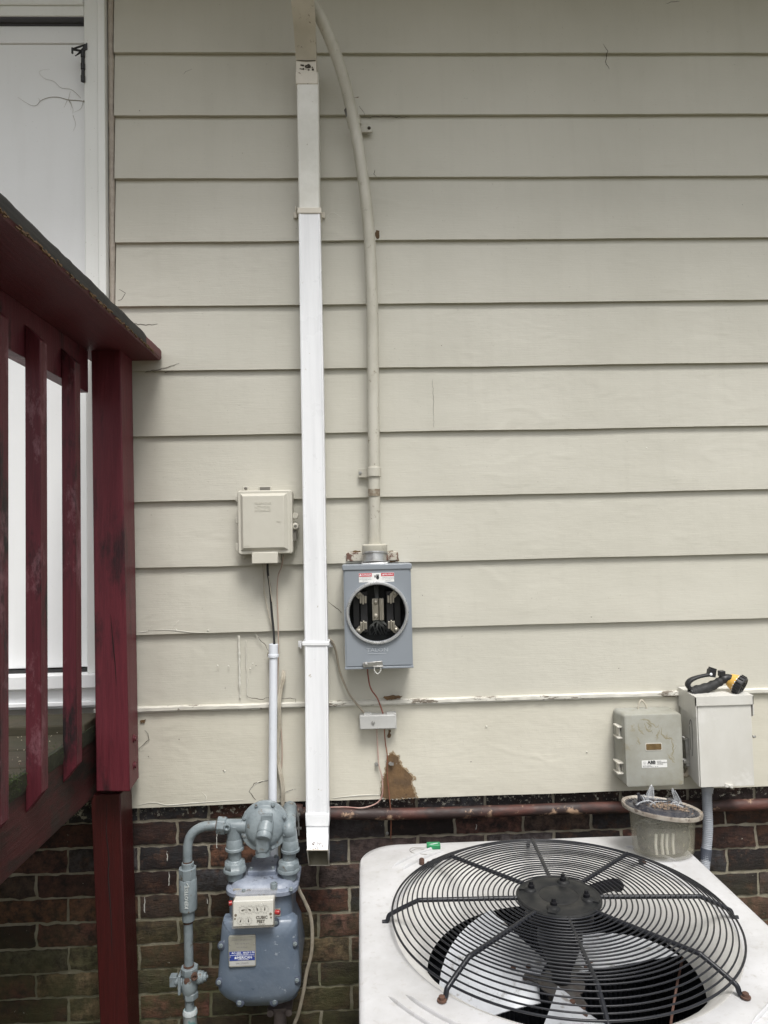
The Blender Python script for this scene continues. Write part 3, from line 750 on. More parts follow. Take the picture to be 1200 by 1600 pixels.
# black mildewed outer edge, with frayed pale fibres
me_ = MB(); rings = []
for i in range(n+1):
    yy = -.3+(1.93+.3)*i/n; w_ = .003*noise.noise(V((yy*14, 0, 0)))+.002*noise.noise(V((yy*50, 0, 2)))
    e = .004*noise.noise(V((yy*26, 5, 0)))
    rings.append([V((cx_out-.05, yy, capz+.0335)), V((cx_out-.003+w_, yy, capz+.0355)), V((cx_out+.0015+w_, yy, capz+.027)), V((cx_out+.0014+w_*.5, yy, capz+.005+max(e, -.004))), V((cx_out-.002, yy, capz+.01))])
me_.loft(rings)
part('mildewed_edge', me_, BLACKWOOD, cap)
fr = MB(); rd = random.Random(5)
for i in range(150):
    yy = rd.uniform(.9, 2.0); l = rd.uniform(.003, .009)
    c = V((cx_out+.001, yy, capz+.004+rd.uniform(-.003, .004)))
    fr.bar(c-V((.001, l*.6, rd.uniform(-.002, .002))), c+V((.001, l*.6, -rd.uniform(0, .003))), .003, .002)
part('frayed_fibres', fr, EXPOSED, cap)['kind'] = 'stuff'
# balusters
BZ = at(106, 1223, 1.79).z
def bal(yy, mt):
    q = MB(); t = zr_t-.040; bz = BZ; x0, x1 = ROFF+.0005, ROFF+.0335; y0, y1 = yy, yy+.036
    q.add([(x0, y0, bz), (x0, y1, bz), (x1, y1, bz+.042), (x1, y0, bz+.042), (x0, y0, t), (x0, y1, t), (x1, y1, t-.034), (x1, y0, t-.034)],
          [(0, 1, 2, 3), (7, 6, 5, 4), (0, 4, 5, 1), (1, 5, 6, 2), (2, 6, 7, 3), (3, 7, 4, 0)])
    part('baluster', q, mt, deck, bevel=.002)
for i, yy in enumerate((1.785, 1.592, 1.415, 1.235, 1.05, .87, .68, .49)): bal(yy, REDDARK if i != 0 else REDDARK)
# moss and litter on the deck edge
ms = MB(); rd = random.Random(9)
for i in range(3200):
    y_ = rd.gauss(1.52, .035) if rd.random() < .7 else rd.uniform(1.3, 2.04)
    c = V((ROFF+rd.uniform(-.03, .006), y_, zf_t-rd.random()**1.5*.035+.003)); s_ = rd.uniform(.0008, .0026)
    d = V((rd.uniform(-1, 1), rd.uniform(-1, 1), rd.uniform(0, 1.2))).normalized(); e = d.orthogonal().normalized()
    ms.add([c, c+d*s_+e*s_*.4, c+d*s_*1.8, c+d*s_-e*s_*.4], [(0, 1, 2, 3)])
mo_ = part('moss', ms, MOSSM, deck, recalc=False); mo_['kind'] = 'stuff'
dm = MB()
rings = []
for i in range(121):
    yy = .9+(2.05-.9)*i/120; a_ = .003*noise.noise(V((yy*30, 1, 0))); b_ = .006*noise.noise(V((yy*22, 4, 0)))
    rings.append([V((ROFF-.012+a_, yy, zf_t-.0)), V((ROFF+.0015+a_, yy, zf_t+.002+a_)), V((ROFF+.0035+a_, yy, zf_t-.02)), V((ROFF+.001, yy, zf_t-.037+b_)), V((ROFF-.012, yy, zf_t-.029))])
dm.loft(rings)
part('mildewed_board_ends', dm, MOSSD, deck)
lt = MB(); rd = random.Random(21)
for i in range(260):
    c = V((rd.uniform(-1.15, -.76), rd.uniform(1.35, 2.05), dz+.0035)); a_ = rd.uniform(0, pi); l = rd.uniform(.0006, .0022)
    lt.box(c.x-l, c.x+l, c.y-l*.3, c.y+l*.3, c.z-.001, c.z+.001, R=Matrix.Rotation(a_, 3, 'Z'))
q = single('leaf_litter', lt, FLAKE, 'pale crumbs of leaf litter scattered over the deck boards', 'litter', kind='stuff')

# ================================================================== DOWNSPOUT
ds = thing('downspout', 'tall white rectangular downspout running down the siding', 'downspout', (at(495, 1300, 2.03).x, 2.06, at(495, 1345, 2.0).z))
YF = 2.008; DP = .050
def rect_ring(cL, cR, Yf, dp, tilt=0):   # horizontal section through two px points
    a, b = V(cL), V(cR); y2 = Yf+dp
    return [V((a.x, Yf, a.z)), V((b.x, Yf, b.z)), V((b.x, y2, b.z-tilt)), V((a.x, y2, a.z-tilt))]
body = MB()
rows = [(463, 497.5, 112), (466.5, 500, 330), (470, 505.5, 600), (474, 509, 850), (476, 512, 1008), (478, 514, 1272)]
body.loft([rect_ring(at(l, y_, YF), at(r, y_-.5, YF), YF, DP) for l, r, y_ in rows[1:]])
ub = MB(); ub.loft([rect_ring(at(l, y_, YF), at(r, y_-.5, YF), YF, DP) for l, r, y_ in rows[:2]]); part('upper_pipe', ub, mat('aged_white_aluminium', (.76, .75, .70), .4, 0, (.66, .65, .59), 8, .4, .6, None, (.28, .22, .16), 55, .66, .70, .15, 80), ds, bevel=.004)
# raised long edges of the sheet-metal profile
for s_ in (0, 1):
    pts = [at((l+2.2) if s_ == 0 else (r-2.2), y_, YF-.0004) for l, r, y_ in rows[1:]]
    body.tube(pts, .0022, n=6, smooth=3, flat=.5)
part('pipe', body, mat('streaked_white_aluminium', (.84, .85, .87), .32, 0, (.74, .75, .77), 9, .42, .66, (4, 4, .22), (.46, .42, .35), 36, .66, .70, .25, 30, .0012), ds, bevel=.004)
up_ = MB()
topa = [(462.3, 494.2, 96, YF+.001), (458.5, 492.8, 40, 1.945), (454.5, 491, 0, 1.87)]
R_ = [rect_ring(at(l, y_, Y), at(r, y_, Y), Y, DP, .012 if i else 0) for i, (l, r, y_, Y) in enumerate(topa)]
d0 = (R_[2][0]-R_[1][0]); last = R_[2]
R_.append([p+d0.normalized()*((ZTOP+.012-last[0].z)/d0.normalized().z) if d0.z > 0 else p for p in last])
# clean straight run to the gutter outlet
e_ = [V((last[0].x-.02, 1.43, ZTOP+.015)), V((last[1].x-.02, 1.43, ZTOP+.015)), V((last[1].x-.02, 1.47, ZTOP+.015)), V((last[0].x-.02, 1.47, ZTOP+.015))]
R_[-1] = e_
R_.insert(0, rect_ring(at(462.8, 118, YF+.001), at(494.6, 118, YF+.001), YF+.001, DP-.002))
up_.loft(R_)
part('offset_pipe', up_, DSBEIGE, ds, bevel=.003)
bnd = MB()
bnd.loft([rect_ring(at(461.5, 112, YF-.002), at(496.3, 112, YF-.002), YF-.002, DP+.004), rect_ring(at(462, 131, YF-.002), at(496.8, 131, YF-.002), YF-.002, DP+.004)])
part('collar', bnd, DSBEIGE, ds, bevel=.002)
ink = MB(); rd = random.Random(4)
for i in range(34):
    x = 477+rd.gauss(0, 6); y_ = 101+abs(rd.gauss(0, 5)); 
    if not 465 < x < 492: continue
    c = at(x, y_, YF-.0002); l = rd.uniform(.0008, .003); ink.sphere(c, l, 4, (1.4, .15, rd.uniform(.5, 1.3)))
ink.tube([at(463, 94, YF-.0006), at(478, 95, YF-.0012), at(493, 94.5, YF-.0006)], .0011, n=6, smooth=2)
part('mildew_spots', ink, CRACK, ds)
for (y0, y1, l0_, r0_) in ((324, 333, 464.5, 502), (1003, 1009, 472, 514.5)):
    st = MB()
    st.loft([rect_ring(at(l0_, y0, YF-.003), at(r0_, y0, YF-.003), YF-.003, DP+.012), rect_ring(at(l0_, y1, YF-.003), at(r0_, y1, YF-.003), YF-.003, DP+.012)])
    ya = (y0+y1)/2+8 if y0 < 500 else (y0+y1)/2
    for sx_, ex_ in ((l0_, l0_-6), (r0_, r0_+6)):
        a, b = at(sx_, ya, 2.085), at(ex_, ya, 2.085); x0, x1 = min(a.x, b.x), max(a.x, b.x)
        st.box(x0, x1, 2.082, 2.088, a.z-.009, a.z+.009); xe_ = x1 if sx_ < 485 else x0; st.box(xe_-.0015, xe_+.0015, YF+.03, 2.084, a.z-.007, a.z+.007)
    part('strap', st, DSBEIGE if y0 < 500 else WHITE, ds, bevel=.0015)
lw = MB()
lw.loft([rect_ring(at(476.8, 1271, YF-.003), at(514.5, 1271, YF-.003), YF-.003, DP+.006), rect_ring(at(477.4, 1292, YF-.003), at(514.5, 1292, YF-.003), YF-.003, DP+.006)])
part('coupling', lw, WHITE, ds, bevel=.003)
el = MB()
fr_ = [(478.5, 513, 1291, YF), (479, 513, 1303, YF-.002), (479.3, 513, 1310, YF-.022), (480, 512, 1328, YF-.055)]
bk_ = [(YF+DP, 1291), (YF+DP, 1318), (YF+DP-.006, 1330), (YF+.0, 1352)]
outer = []; inner = []
for (l, r, y_, Y), (Yb, yb) in zip(fr_, bk_):
    a, b = at(l, y_, Y), at(r, y_, Y); c, d = at(r, yb, Yb), at(l, yb, Yb)
    outer.append([a, b, V((b.x, c.y, c.z)), V((a.x, d.y, d.z))])
el.loft(outer[:], caps=False)
th = .0015
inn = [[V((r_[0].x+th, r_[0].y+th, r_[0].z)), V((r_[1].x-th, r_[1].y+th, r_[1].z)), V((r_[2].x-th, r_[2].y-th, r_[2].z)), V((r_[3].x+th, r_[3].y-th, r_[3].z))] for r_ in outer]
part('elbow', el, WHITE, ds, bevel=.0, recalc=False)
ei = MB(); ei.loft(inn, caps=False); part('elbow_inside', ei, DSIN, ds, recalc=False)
eb = MB(); r_ = outer[-1]
for k in range(4): eb.bar(r_[k], r_[(k+1) % 4], .003, .0016, ext=.001)
part('elbow_lip', eb, DSBEIGE, ds)
st_ = MB(); rd = random.Random(8)
for i in range(60):
    t = rd.random(); u = rd.gauss(.45, .2)
    if not .05 < u < .95: continue
    a = outer[2][0].lerp(outer[2][1], u); b = outer[3][0].lerp(outer[3][1], u); c = a.lerp(b, .35+.6*t)
    st_.sphere(c+V((0, -.0002, .0002)), rd.uniform(.0005, .0018), 3, (1.3, .5, .6))
part('rust_specks', st_, RUSTY, ds)

# ================================================================== CONDUIT TO THE METER (painted)
cn = thing('service_conduit', 'beige painted conduit curving up from the grey meter socket', 'conduit', at(585, 862, 2.05))
pts = [(585, 862, 2.055), (585, 800, 2.057), (584.6, 740, 2.06), (583.6, 650, 2.062), (582.8, 560, 2.062), (581.6, 467, 2.06), (577, 367, 2.055), (568, 283, 2.05), (556, 207, 2.045), (544, 150, 2.03), (530, 100, 2.01), (511, 50, 1.98), (490, 8, 1.95), (466, -30, 1.92), (455, -70, 1.90)]
cm_ = MB(); cm_.tube([at(x_, y_, Y_-.014*min(1, max(0, (840-y_)/120))) for x_, y_, Y_ in pts], .0168, n=20, smooth=8)
part('tube', cm_, CONDUIT, cn)
jn = MB(); a, b = at(550.5, 187, 2.044), at(546.5, 174, 2.04); jn.cyl(a-V((0, .014, 0)), b-V((0, .014, 0)), .0172, n=20)
part('bare_joint', jn, mat('grey_bare_pvc', (.20, .20, .20), .6, 0, (.12, .11, .10), 60, bs=.3), cn)
jn = MB(); a, b = at(584.5, 775, 2.0485), at(584.5, 764, 2.0475); jn.cyl(a, b, .0171, n=20)
part('bare_joint', jn, mat('bare_brown_ring', (.22, .17, .12), .6, 0, (.4, .37, .3), 60, bs=.3), cn)
for (a, b, side, yy, e0, e1) in (((555, 202, 2.046), (551, 186, 2.045), 1, 200, 568, 581), ((584.6, 746, 2.06), (584.5, 731, 2.06), -1, 739, 569, 560)):
    s_ = MB(); A, B = at(*a)-V((0, .0125, 0)), at(*b)-V((0, .0125, 0)); d = (B-A).normalized(); L_ = (B-A).length
    s_.lathe(A, d, [(0, .0185), (.001, .0202), (L_-.001, .0202), (L_, .0185)], 24)
    p0, p1 = at(e0-side*8, yy, 2.075), at(e1, yy, 2.075)
    s_.box(min(p0.x, p1.x), max(p0.x, p1.x), 2.074, 2.080, p0.z-.013, p0.z+.013)
    q = part('pipe_strap', s_, CONDUIT, cn, bevel=.001)
    sc_ = MB(); screw(sc_, at((e0+e1*2)/3, yy, 2.074), .0035, hexa=False); part('screw', sc_, ZINC if side < 0 else CRACK, q)
hb = MB(); A, B = at(585.6, 864, 2.05), at(585.4, 850, 2.05); L_ = (B-A).length
hb.lathe(A, B-A, [(0, .0345), (.004, .036), (L_-.003, .036), (L_, .031)], 10)
part('coupling', hb, CONDUIT, cn, bevel=.001)
hb = MB(); A, B = at(585.8, 880, 2.045), at(585.7, 863.5, 2.05); L_ = (B-A).length
hb.lathe(A, B-A, [(0, .039), (.004, .039), (.0045, .033), (L_-.005, .033), (L_-.0045, .037), (L_, .037)], 32)
part('hub', hb, ZINC, cn)
hp = MB(); p = at(586, 881, 2.0); hp.box(p.x-.038, p.x+.037, 2.005, 2.085, p.z-.003, p.z+.003); part('hub_plate', hp, GREYRIM, cn, bevel=.002)
bp = MB(); p0, p1 = at(541, 871, 2.083), at(622, 869, 2.083); bp.box(p0.x, p1.x, 2.081, 2.087, p0.z-.012, p0.z+.014)
brk = single('mounting_strut', bp, mat('flaking_painted_steel', (.50, .47, .40), .6, 0, (.42, .38, .31), 20, spots=(.13, .07, .05), sscale=40, slo=.52, shi=.56, bs=.7, bscale=60, bd=.002), 'rust pitted horizontal strap behind the conduit above the grey socket', 'bracket', bevel=.002)

# ================================================================== METER SOCKET
ms_ = thing('meter_socket', 'grey electric meter socket box with an open round hole', 'meter box', at(590, 1043, 2.04))
YM = 1.995
x0, x1 = at(538, 965, YM).x, at(643.5, 965, YM).x; z0, z1 = at(590, 1043, YM).z, at(590, 889, YM).z
hc = at(589.6, 957.5, YM); hr = px(48.5, YM)
def plate_hole(mb, cx, cz, r, x0, x1, z0, z1, Y, n=72, rr=None):
    ths = sorted(set([2*pi*k/n for k in range(n)] + [math.atan2(z-cz, x-cx) % (2*pi) for x in (x0, x1) for z in (z0, z1)]))
    b = len(mb.v); m_ = len(ths)
    for t in ths:
        c, s = cos(t), sin(t)
        k = min([q for q in (((x1-cx)/c) if c > 1e-9 else 1e9, ((x0-cx)/c) if c < -1e-9 else 1e9, ((z1-cz)/s) if s > 1e-9 else 1e9, ((z0-cz)/s) if s < -1e-9 else 1e9)])
        mb.v.append(V((cx+c*r, Y, cz+s*r))); mb.v.append(V((cx+c*k, Y, cz+s*k)))
    for i in range(m_):
        j = (i+1) % m_; mb.f.append((b+2*i, b+2*i+1, b+2*j+1, b+2*j))
sh_ = MB(); plate_hole(sh_, hc.x, hc.z, hr*.9, x0, x1, z0, z1, YM)
sh_.add([(x0, YM, z0), (x1, YM, z0), (x1, 2.088, z0), (x0, 2.088, z0), (x0, YM, z1), (x1, YM, z1), (x1, 2.088, z1), (x0, 2.088, z1)],
        [(0, 3, 2, 1), (0, 4, 7, 3), (1, 2, 6, 5), (4, 5, 6, 7)])
bm = bmesh.new()
part('enclosure', sh_, GREYM, ms_, recalc=True)
pan = MB(); plate_hole(pan, hc.x, hc.z, hr*.93, x0+.004, x1-.004, z0+.006, z1-.002, YM-.0022)
part('cover', pan, GREYM, ms_)
lidm = MB(); lidm.box(x0-.003, x1+.003, YM-.005, 2.0875, z1-.002, at(590, 881.5, YM).z); part('top_flange', lidm, GREYM, ms_, bevel=.002)
bt = MB(); bt.box(x0-.0015, x1+.0015, YM-.003, YM+.02, z0-.003, z0+.0025); part('bottom_lip', bt, GREYM, ms_, bevel=.001)
rg = MB(); n = 72; rings = []
for k in range(n):
    t = 2*pi*k/n; d = V((cos(t), 0, sin(t))); c = V((hc.x, YM, hc.z))
    rings.append([c+d*(hr*.905)+V((0, .004, 0)), c+d*(hr*.905)+V((0, -.008, 0)), c+d*(hr*.93)+V((0, -.0105, 0)), c+d*(hr*.975)+V((0, -.0105, 0)), c+d*(hr*1.005)+V((0, -.006, 0)), c+d*(hr*1.02)+V((0, .001, 0))])
rg.loft(rings, closed=True); part('ring', rg, GREYRIM, ms_)
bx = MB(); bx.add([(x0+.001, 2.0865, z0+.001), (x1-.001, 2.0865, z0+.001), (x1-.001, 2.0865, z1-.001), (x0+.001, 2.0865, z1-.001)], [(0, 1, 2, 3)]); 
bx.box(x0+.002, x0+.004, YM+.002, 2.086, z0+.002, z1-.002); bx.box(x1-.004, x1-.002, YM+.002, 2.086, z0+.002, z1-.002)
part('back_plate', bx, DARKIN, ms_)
blk = MB()
for sx in (-1, 1):
    xa_, xb_ = sorted((hc.x+sx*.026, hc.x+sx*.047)); q_ = MB(); q_.box(xa_, xb_, 2.028, 2.07, hc.z-.058, hc.z+.058); xa_, xb_ = sorted((hc.x+sx*.048, hc.x+sx*.068)); q_.box(xa_, xb_, 2.040, 2.07, hc.z-.045, hc.z+.045)
    part('terminal_block', q_, BLACKP, ms_, bevel=.002)
for sx in (-1, 1):
    for sz in (-1, 1):
        jw = MB(); c = V((hc.x+sx*.0385, 2.018, hc.z+sz*.036))
        for q in range(3): jw.box(c.x-.0095+q*.007, c.x-.0045+q*.007, 2.006, 2.04, c.z-.010-(.003 if q == 1 else 0), c.z+.010+(.003 if q == 1 else 0))
        jw.box(c.x-.009, c.x+.009, 2.016, 2.036, c.z-.009, c.z+.009)
        R = Matrix.Rotation(sx*sz*radians(-45), 3, 'Y'); d = V((sx*.013, 0, sz*.015))
        jw.box(c.x+d.x-.012, c.x+d.x+.010, 2.012, 2.035, c.z+d.z-.0085, c.z+d.z+.0085, R=R)
        screw(jw, V((c.x+d.x, 2.011, c.z+d.z)), .0045, hexa=False)
        part('jaw', jw, BRASSY, ms_, bevel=.001)
nb = MB(); nc = at(590, 952, 2.02); nb.box(nc.x-.015, nc.x-.012, 2.008, 2.04, nc.z-.030, nc.z+.030); nb.box(nc.x-.015, nc.x+.003, 2.022, 2.04, nc.z-.030, nc.z+.030); nb.box(nc.x+.005, nc.x+.017, 2.012, 2.04, nc.z-.030, nc.z+.030)
nb.box(nc.x+.0095, nc.x+.0125, 2.007, 2.013, nc.z-.030, nc.z+.030)
for dz_ in (-.020, .020): screw(nb, V((nc.x-.005, 2.021, nc.z+dz_)), .0055, hexa=False)
part('neutral_bar', nb, BRASSY, ms_, bevel=.0008)
ww = MB(); rd = random.Random(2)
for i in range(16):
    a = V((nc.x+rd.uniform(-.012, .012), 2.03, nc.z-.032)); b = V((nc.x+rd.uniform(-.045, .045), 2.06, nc.z-.075)); m_ = a.lerp(b, .5)+V((rd.uniform(-.012, .012), -.012, .004))
    ww.tube([a, m_, b], .0016, n=6, smooth=5)
for i in range(3): ww.tube([V((nc.x-.004+i*.003, 2.03, nc.z+.03)), V((nc.x-.006+i*.004, 2.04, nc.z+.05)), V((nc.x-.008+i*.006, 2.05, nc.z+.085))], .0022, n=6, smooth=4)
parts('wire', ww, mat('grey_wire_strands', (.15, .155, .15), .4, .3, bs=0), ms_)
stk = MB(); a, b = at(561, 910, YM), at(615.5, 894.5, YM); stk.box(a.x, b.x, YM-.0028, YM-.0023, a.z, b.z)
stc = part('warning_sticker', stk, STICK, ms_)
rs = MB(); m1 = at(581, 902, YM).x; m2 = at(595.5, 902, YM).x; zt_ = b.z; 
rs.box(a.x+.0005, m1, YM-.0031, YM-.0029, zt_-.0095, zt_-.0005); rs.box(m2, b.x-.0005, YM-.0031, YM-.0029, zt_-.0095, zt_-.0005)
parts('red_band', rs, STICKR, stc)
tx = MB(); text_mb(tx, "\u25B2DANGER", V(((a.x+m1)/2, YM-.0033, zt_-.005)), .0068, ext=.0001, bold=.0001); text_mb(tx, "\u25B2PELIGRO", V(((m2+b.x)/2, YM-.0033, zt_-.005)), .0062, ext=.0001, bold=.0001)
parts('lettering', tx, INKW, stc, recalc=False, mg=.003)
tx = MB()
for cxm in ((a.x+m1)/2-.001, (m2+b.x)/2+.001):
    for q, t_ in enumerate(("HAZARDOUS VOLTAGE", "TURN OFF POWER BEFORE", "SERVICING")): text_mb(tx, t_, V((cxm, YM-.003, zt_-.013-q*.0042)), .0029, ext=.0001)
parts('fine_print', tx, INKG, stc, recalc=False, mg=.003)
hn = MB(); c = V(((m1+m2)/2+.003, YM-.003, (a.z+b.z)/2)); hn.sphere(c, .0058, 6, (.75, .04, 1.0)); hn.sphere(c+V((-.007, 0, .003)), .0030, 5, (.6, .05, 1.3))
for q in range(3): hn.sphere(c+V((-.003+.003*q, -.0001, .0065)), .0022, 5, (.5, .1, 1.2))
part('hand_symbol', hn, INK, stc)
tx = MB(); text_mb(tx, "TALON", V((hc.x-.002, YM-.0024, at(590, 1015.5, YM).z)), .0145, ext=.0008, sx=1.25); p = at(590, 1021, YM); tx.box(p.x-.028, p.x+.024, YM-.003, YM-.0022, p.z-.0008, p.z+.0003); tx.box(p.x-.028, p.x+.024, YM-.003, YM-.0022, p.z+.0195, p.z+.0203)
part('embossed_lettering', tx, mat('grey_emboss', (.42, .45, .48), .4, 0, bs=0), ms_, recalc=False)
lt_ = MB(); c = at(583, 1038, YM-.006); lt_.box(c.x-.028, c.x+.026, YM-.009, YM-.004, c.z-.006, c.z+.007, R=Matrix.Rotation(radians(-4), 3, 'Y')); screw(lt_, V((c.x-.019, YM-.008, c.z)), .005, hexa=False)
lt_.box(c.x+.0, c.x+.028, YM-.012, YM-.008, c.z-.008, c.z-.004)
lat = part('latch', lt_, ZINC, ms_, bevel=.001)
lp_ = MB(); c = at(590, 1046, YM-.010); lp_.tube([c+V((-.008, 0, .008)), c+V((-.0085, 0, -.003)), c+V((0, 0, -.012)), c+V((.0085, 0, -.003)), c+V((.008, 0, .008))], .0015, n=8)
part('seal_loop', lp_, mat('clear_seal_ring', (.60, .60, .56), .3, .2, bs=0), lat)

# ================================================================== TELEPHONE INTERFACE BOX
YN = 2.035
nd = thing('telephone_box', 'putty plastic telephone interface box left of the downspout', 'telephone box', at(414, 880, 2.06))
x0, x1 = at(371.5, 820, YN).x, at(457, 820, YN).x; z0, z1 = at(414, 866, YN).z, at(414, 766, YN).z
bs_ = MB(); bs_.prism(rrect(x0, x1, z0, z1, .008), YN, 2.087); 
part('housing', bs_, NID, nd, bevel=.002)
lidp = MB(); i1 = .0085; i2 = .0165; f0 = YN-.001; f1 = YN-.012
o1 = rrect(x0+.002, x1-.006, z0+.002, z1-.002, .006, 3)
lidp.prism(o1, YN-.003, YN)
A = [(x0+i1, z0+i1+.002), (x1-i1-.004, z0+i1+.002), (x1-i1-.004, z1-i1), (x0+i1, z1-i1)]; B = [(x0+i2, z0+i2+.002), (x1-i2-.006, z0+i2+.002), (x1-i2-.006, z1-i2), (x0+i2, z1-i2)]
lidp.loft([[V((p[0], YN-.003, p[1])) for p in A], [V((p[0], f1, p[1])) for p in B]])
lid = part('lid', lidp, NID, nd, bevel=.0008)
tx = MB()
for q, t_ in enumerate(("TELEPHONE", "NETWORK", "INTERFACE")): text_mb(tx, t_, V(((x0+x1)/2-.005, f1-.0002, at(410, 787+q*5.5, YN).z)), .0088, ext=.0006, bold=.0001)
text_mb(tx, "SIECOR", V((x0+.026, f1-.0002, z0+.024)), .0058, ext=.0005)
p = at(436, 815, YN); tx.box(p.x-.006, p.x+.006, f1-.0006, f1+.0003, p.z-.0002, p.z+.0005); tx.box(p.x-.004, p.x+.006, f1-.0006, f1+.0003, p.z-.0026, p.z-.0020)
parts('embossed_lettering', tx, NID, lid, recalc=False, mg=.004)
sp_ = MB(); a, b = at(393, 881, YN-.006), at(434, 862, YN-.006)
sp_.add([(a.x+.001, YN-.012, a.z), (b.x, YN-.012, a.z), (b.x+.004, 2.07, a.z), (a.x, 2.07, a.z), (a.x+.002, YN-.010, b.z), (b.x, YN-.010, b.z), (b.x+.004, 2.07, b.z), (a.x-.001, 2.07, b.z)],
        [(0, 1, 2, 3), (7, 6, 5, 4), (0, 4, 5, 1), (1, 5, 6, 2), (2, 6, 7, 3), (3, 7, 4, 0)])
part('cable_hood', sp_, NID, nd, bevel=.002)
tb = MB()
for (x, y0, y1) in ((369.5, 775, 784), (369.5, 808, 818), (369.5, 849, 861)): a, b = at(x-1, y1, 2.05), at(x+4, y0, 2.05); tb.box(a.x, b.x, 2.048, 2.062, a.z, b.z)
a, b = at(379, 767, 2.07), at(388, 760, 2.07); tb.box(a.x, b.x, 2.07, 2.078, a.z, b.z+.001)
a, b = at(404, 767, 2.07), at(424, 759.5, 2.07); tb.box(a.x, b.x, 2.07, 2.078, a.z, b.z)
a = at(381, 869, 2.07); tb.box(a.x-.004, a.x+.003, 2.07, 2.078, a.z-.008, a.z+.004)
a = at(459, 806, 2.06)
tb.lathe(V((a.x+.004, 2.058, a.z)), (0, 1, 0), [(0, .009), (.02, .009)], 16)
a = at(461.5, 822, 2.055); tb.lathe(V((a.x, 2.048, a.z)), (0, 1, 0), [(0, .008), (.001, .0095), (.03, .0095)], 18)
parts('mounting_tab', tb, NID, nd, bevel=.001)
dk = MB(); a = at(461.5, 822, 2.048); dk.lathe(V((a.x, 2.0477, a.z)), (0, 1, 0), [(0, .0042), (.002, .0042)], 14)
a, b = at(406, 766, 2.069), at(422, 761, 2.069); dk.box(a.x, b.x, 2.0685, 2.072, a.z, b.z)
a = at(384, 763, 2.069); dk.sphere(a, .005, 6, (1, .3, .8)); a, b = at(457.5, 845, 2.06), at(463, 828, 2.06); dk.box(a.x, b.x, 2.055, 2.075, a.z, b.z)
parts('screw_recess', dk, NIDD, nd)

# ================================================================== CABLES
def cable(name, paths, mt, label, group=None, cat='cable'):
    q = MB()
    for pts, r in paths: q.tube([at(*p) for p in pts], r, n=8, smooth=6)
    return single(name, q, mt, label, cat, group)
cable('cable', [([(418, 878, 2.06), (418.5, 895, 2.065), (422, 920, 2.07), (424.5, 955, 2.072), (427.5, 985, 2.07), (429, 1012, 2.065)], .0032)], BLACKR, 'black cable dropping from the putty telephone box into white conduit')
cable('cable', [([(414, 880, 2.065), (412.5, 905, 2.075), (414, 930, 2.078), (420, 960, 2.078), (426, 985, 2.075), (428, 1008, 2.07)], .0014), ([(410.5, 880, 2.065), (411.5, 900, 2.075), (412, 930, 2.08)], .0009), ([(420, 900, 2.062), (423, 925, 2.066), (425, 940, 2.068)], .0014)], BEIGEW, 'thin pale wires beside the black cable under the telephone box')
cable('cable', [([(443, 866, 2.07), (440, 885, 2.078), (434.5, 900, 2.08), (433, 930, 2.08), (434.5, 970, 2.078), (435, 1020, 2.08), (434, 1060, 2.08), (433.5, 1085, 2.074), (436, 1110, 2.075), (440, 1150, 2.08), (440.5, 1190, 2.08), (437, 1222, 2.08)], .0016)], mat('pinkish_wire', (.42, .31, .25), .6, 0, bs=.1), 'thin pinkish wire hanging beside the white conduit down to the bricks')
cable('cable', [([(442.5, 1047, 2.082), (441, 1060, 2.072), (436.5, 1080, 2.068), (434.5, 1100, 2.064), (435.5, 1130, 2.074), (431.5, 1160, 2.076), (431.5, 1180, 2.076), (436, 1205, 2.074), (440, 1230, 2.075), (440.5, 1262, 2.085)], .0034), ([(444.5, 1049, 2.082), (444, 1062, 2.074), (439.5, 1080, 2.070), (437.5, 1100, 2.066), (438, 1130, 2.076), (434.5, 1160, 2.078), (434.5, 1180, 2.078), (439, 1205, 2.076), (443, 1230, 2.077), (443, 1262, 2.087)], .0034)], BEIGEW, 'wavy beige flat cable hanging right of the white conduit')
cable('cable', [([(514, 998, 2.078), (520, 1003, 2.076), (526, 1020, 2.075), (530, 1045, 2.075), (537, 1065, 2.074), (546, 1085, 2.062), (560, 1103, 2.066), (571, 1117, 2.07)], .0026), ([(515, 1001, 2.08), (522, 1012, 2.078), (527, 1033, 2.078), (532, 1055, 2.076), (541, 1076, 2.068), (553, 1096, 2.062), (567, 1111, 2.07)], .0018)], GREYW, 'grey brown cable running from the downspout strap to the small grey box')
cable('wire', [([(574, 1042, 2.07), (575, 1055, 2.075), (579, 1075, 2.072), (589, 1090, 2.060), (594, 1102, 2.068), (598.5, 1115, 2.068)], .0020)], REDW, 'faded red wire from under the meter socket to the small grey box', cat='wire')
cable('wire', [([(588.5, 1139, 2.07), (590, 1165, 2.080), (592, 1195, 2.078), (597, 1215, 2.078), (597.5, 1240, 2.078), (592, 1252, 2.076), (580, 1259, 2.075), (563, 1262.5, 2.072), (540, 1261, 2.085), (515, 1261.5, 2.09), (480, 1262, 2.09), (459, 1266, 2.085)], .0018)], mat('mauve_wire', (.33, .17, .15), .5, 0, (.52, .40, .34), 10, bs=.1), 'reddish wire looping from the small grey box left behind the downspout', cat='wire')
cable('wire', [([(600.5, 1139, 2.07), (602, 1160, 2.080), (605, 1180, 2.078), (605, 1210, 2.078), (607.5, 1235, 2.078), (610, 1262, 2.075), (611, 1285, 2.085), (610.5, 1310, 2.095)], .0017)], WIREC, 'dark copper wire from the small grey box over the bare patch', cat='wire')
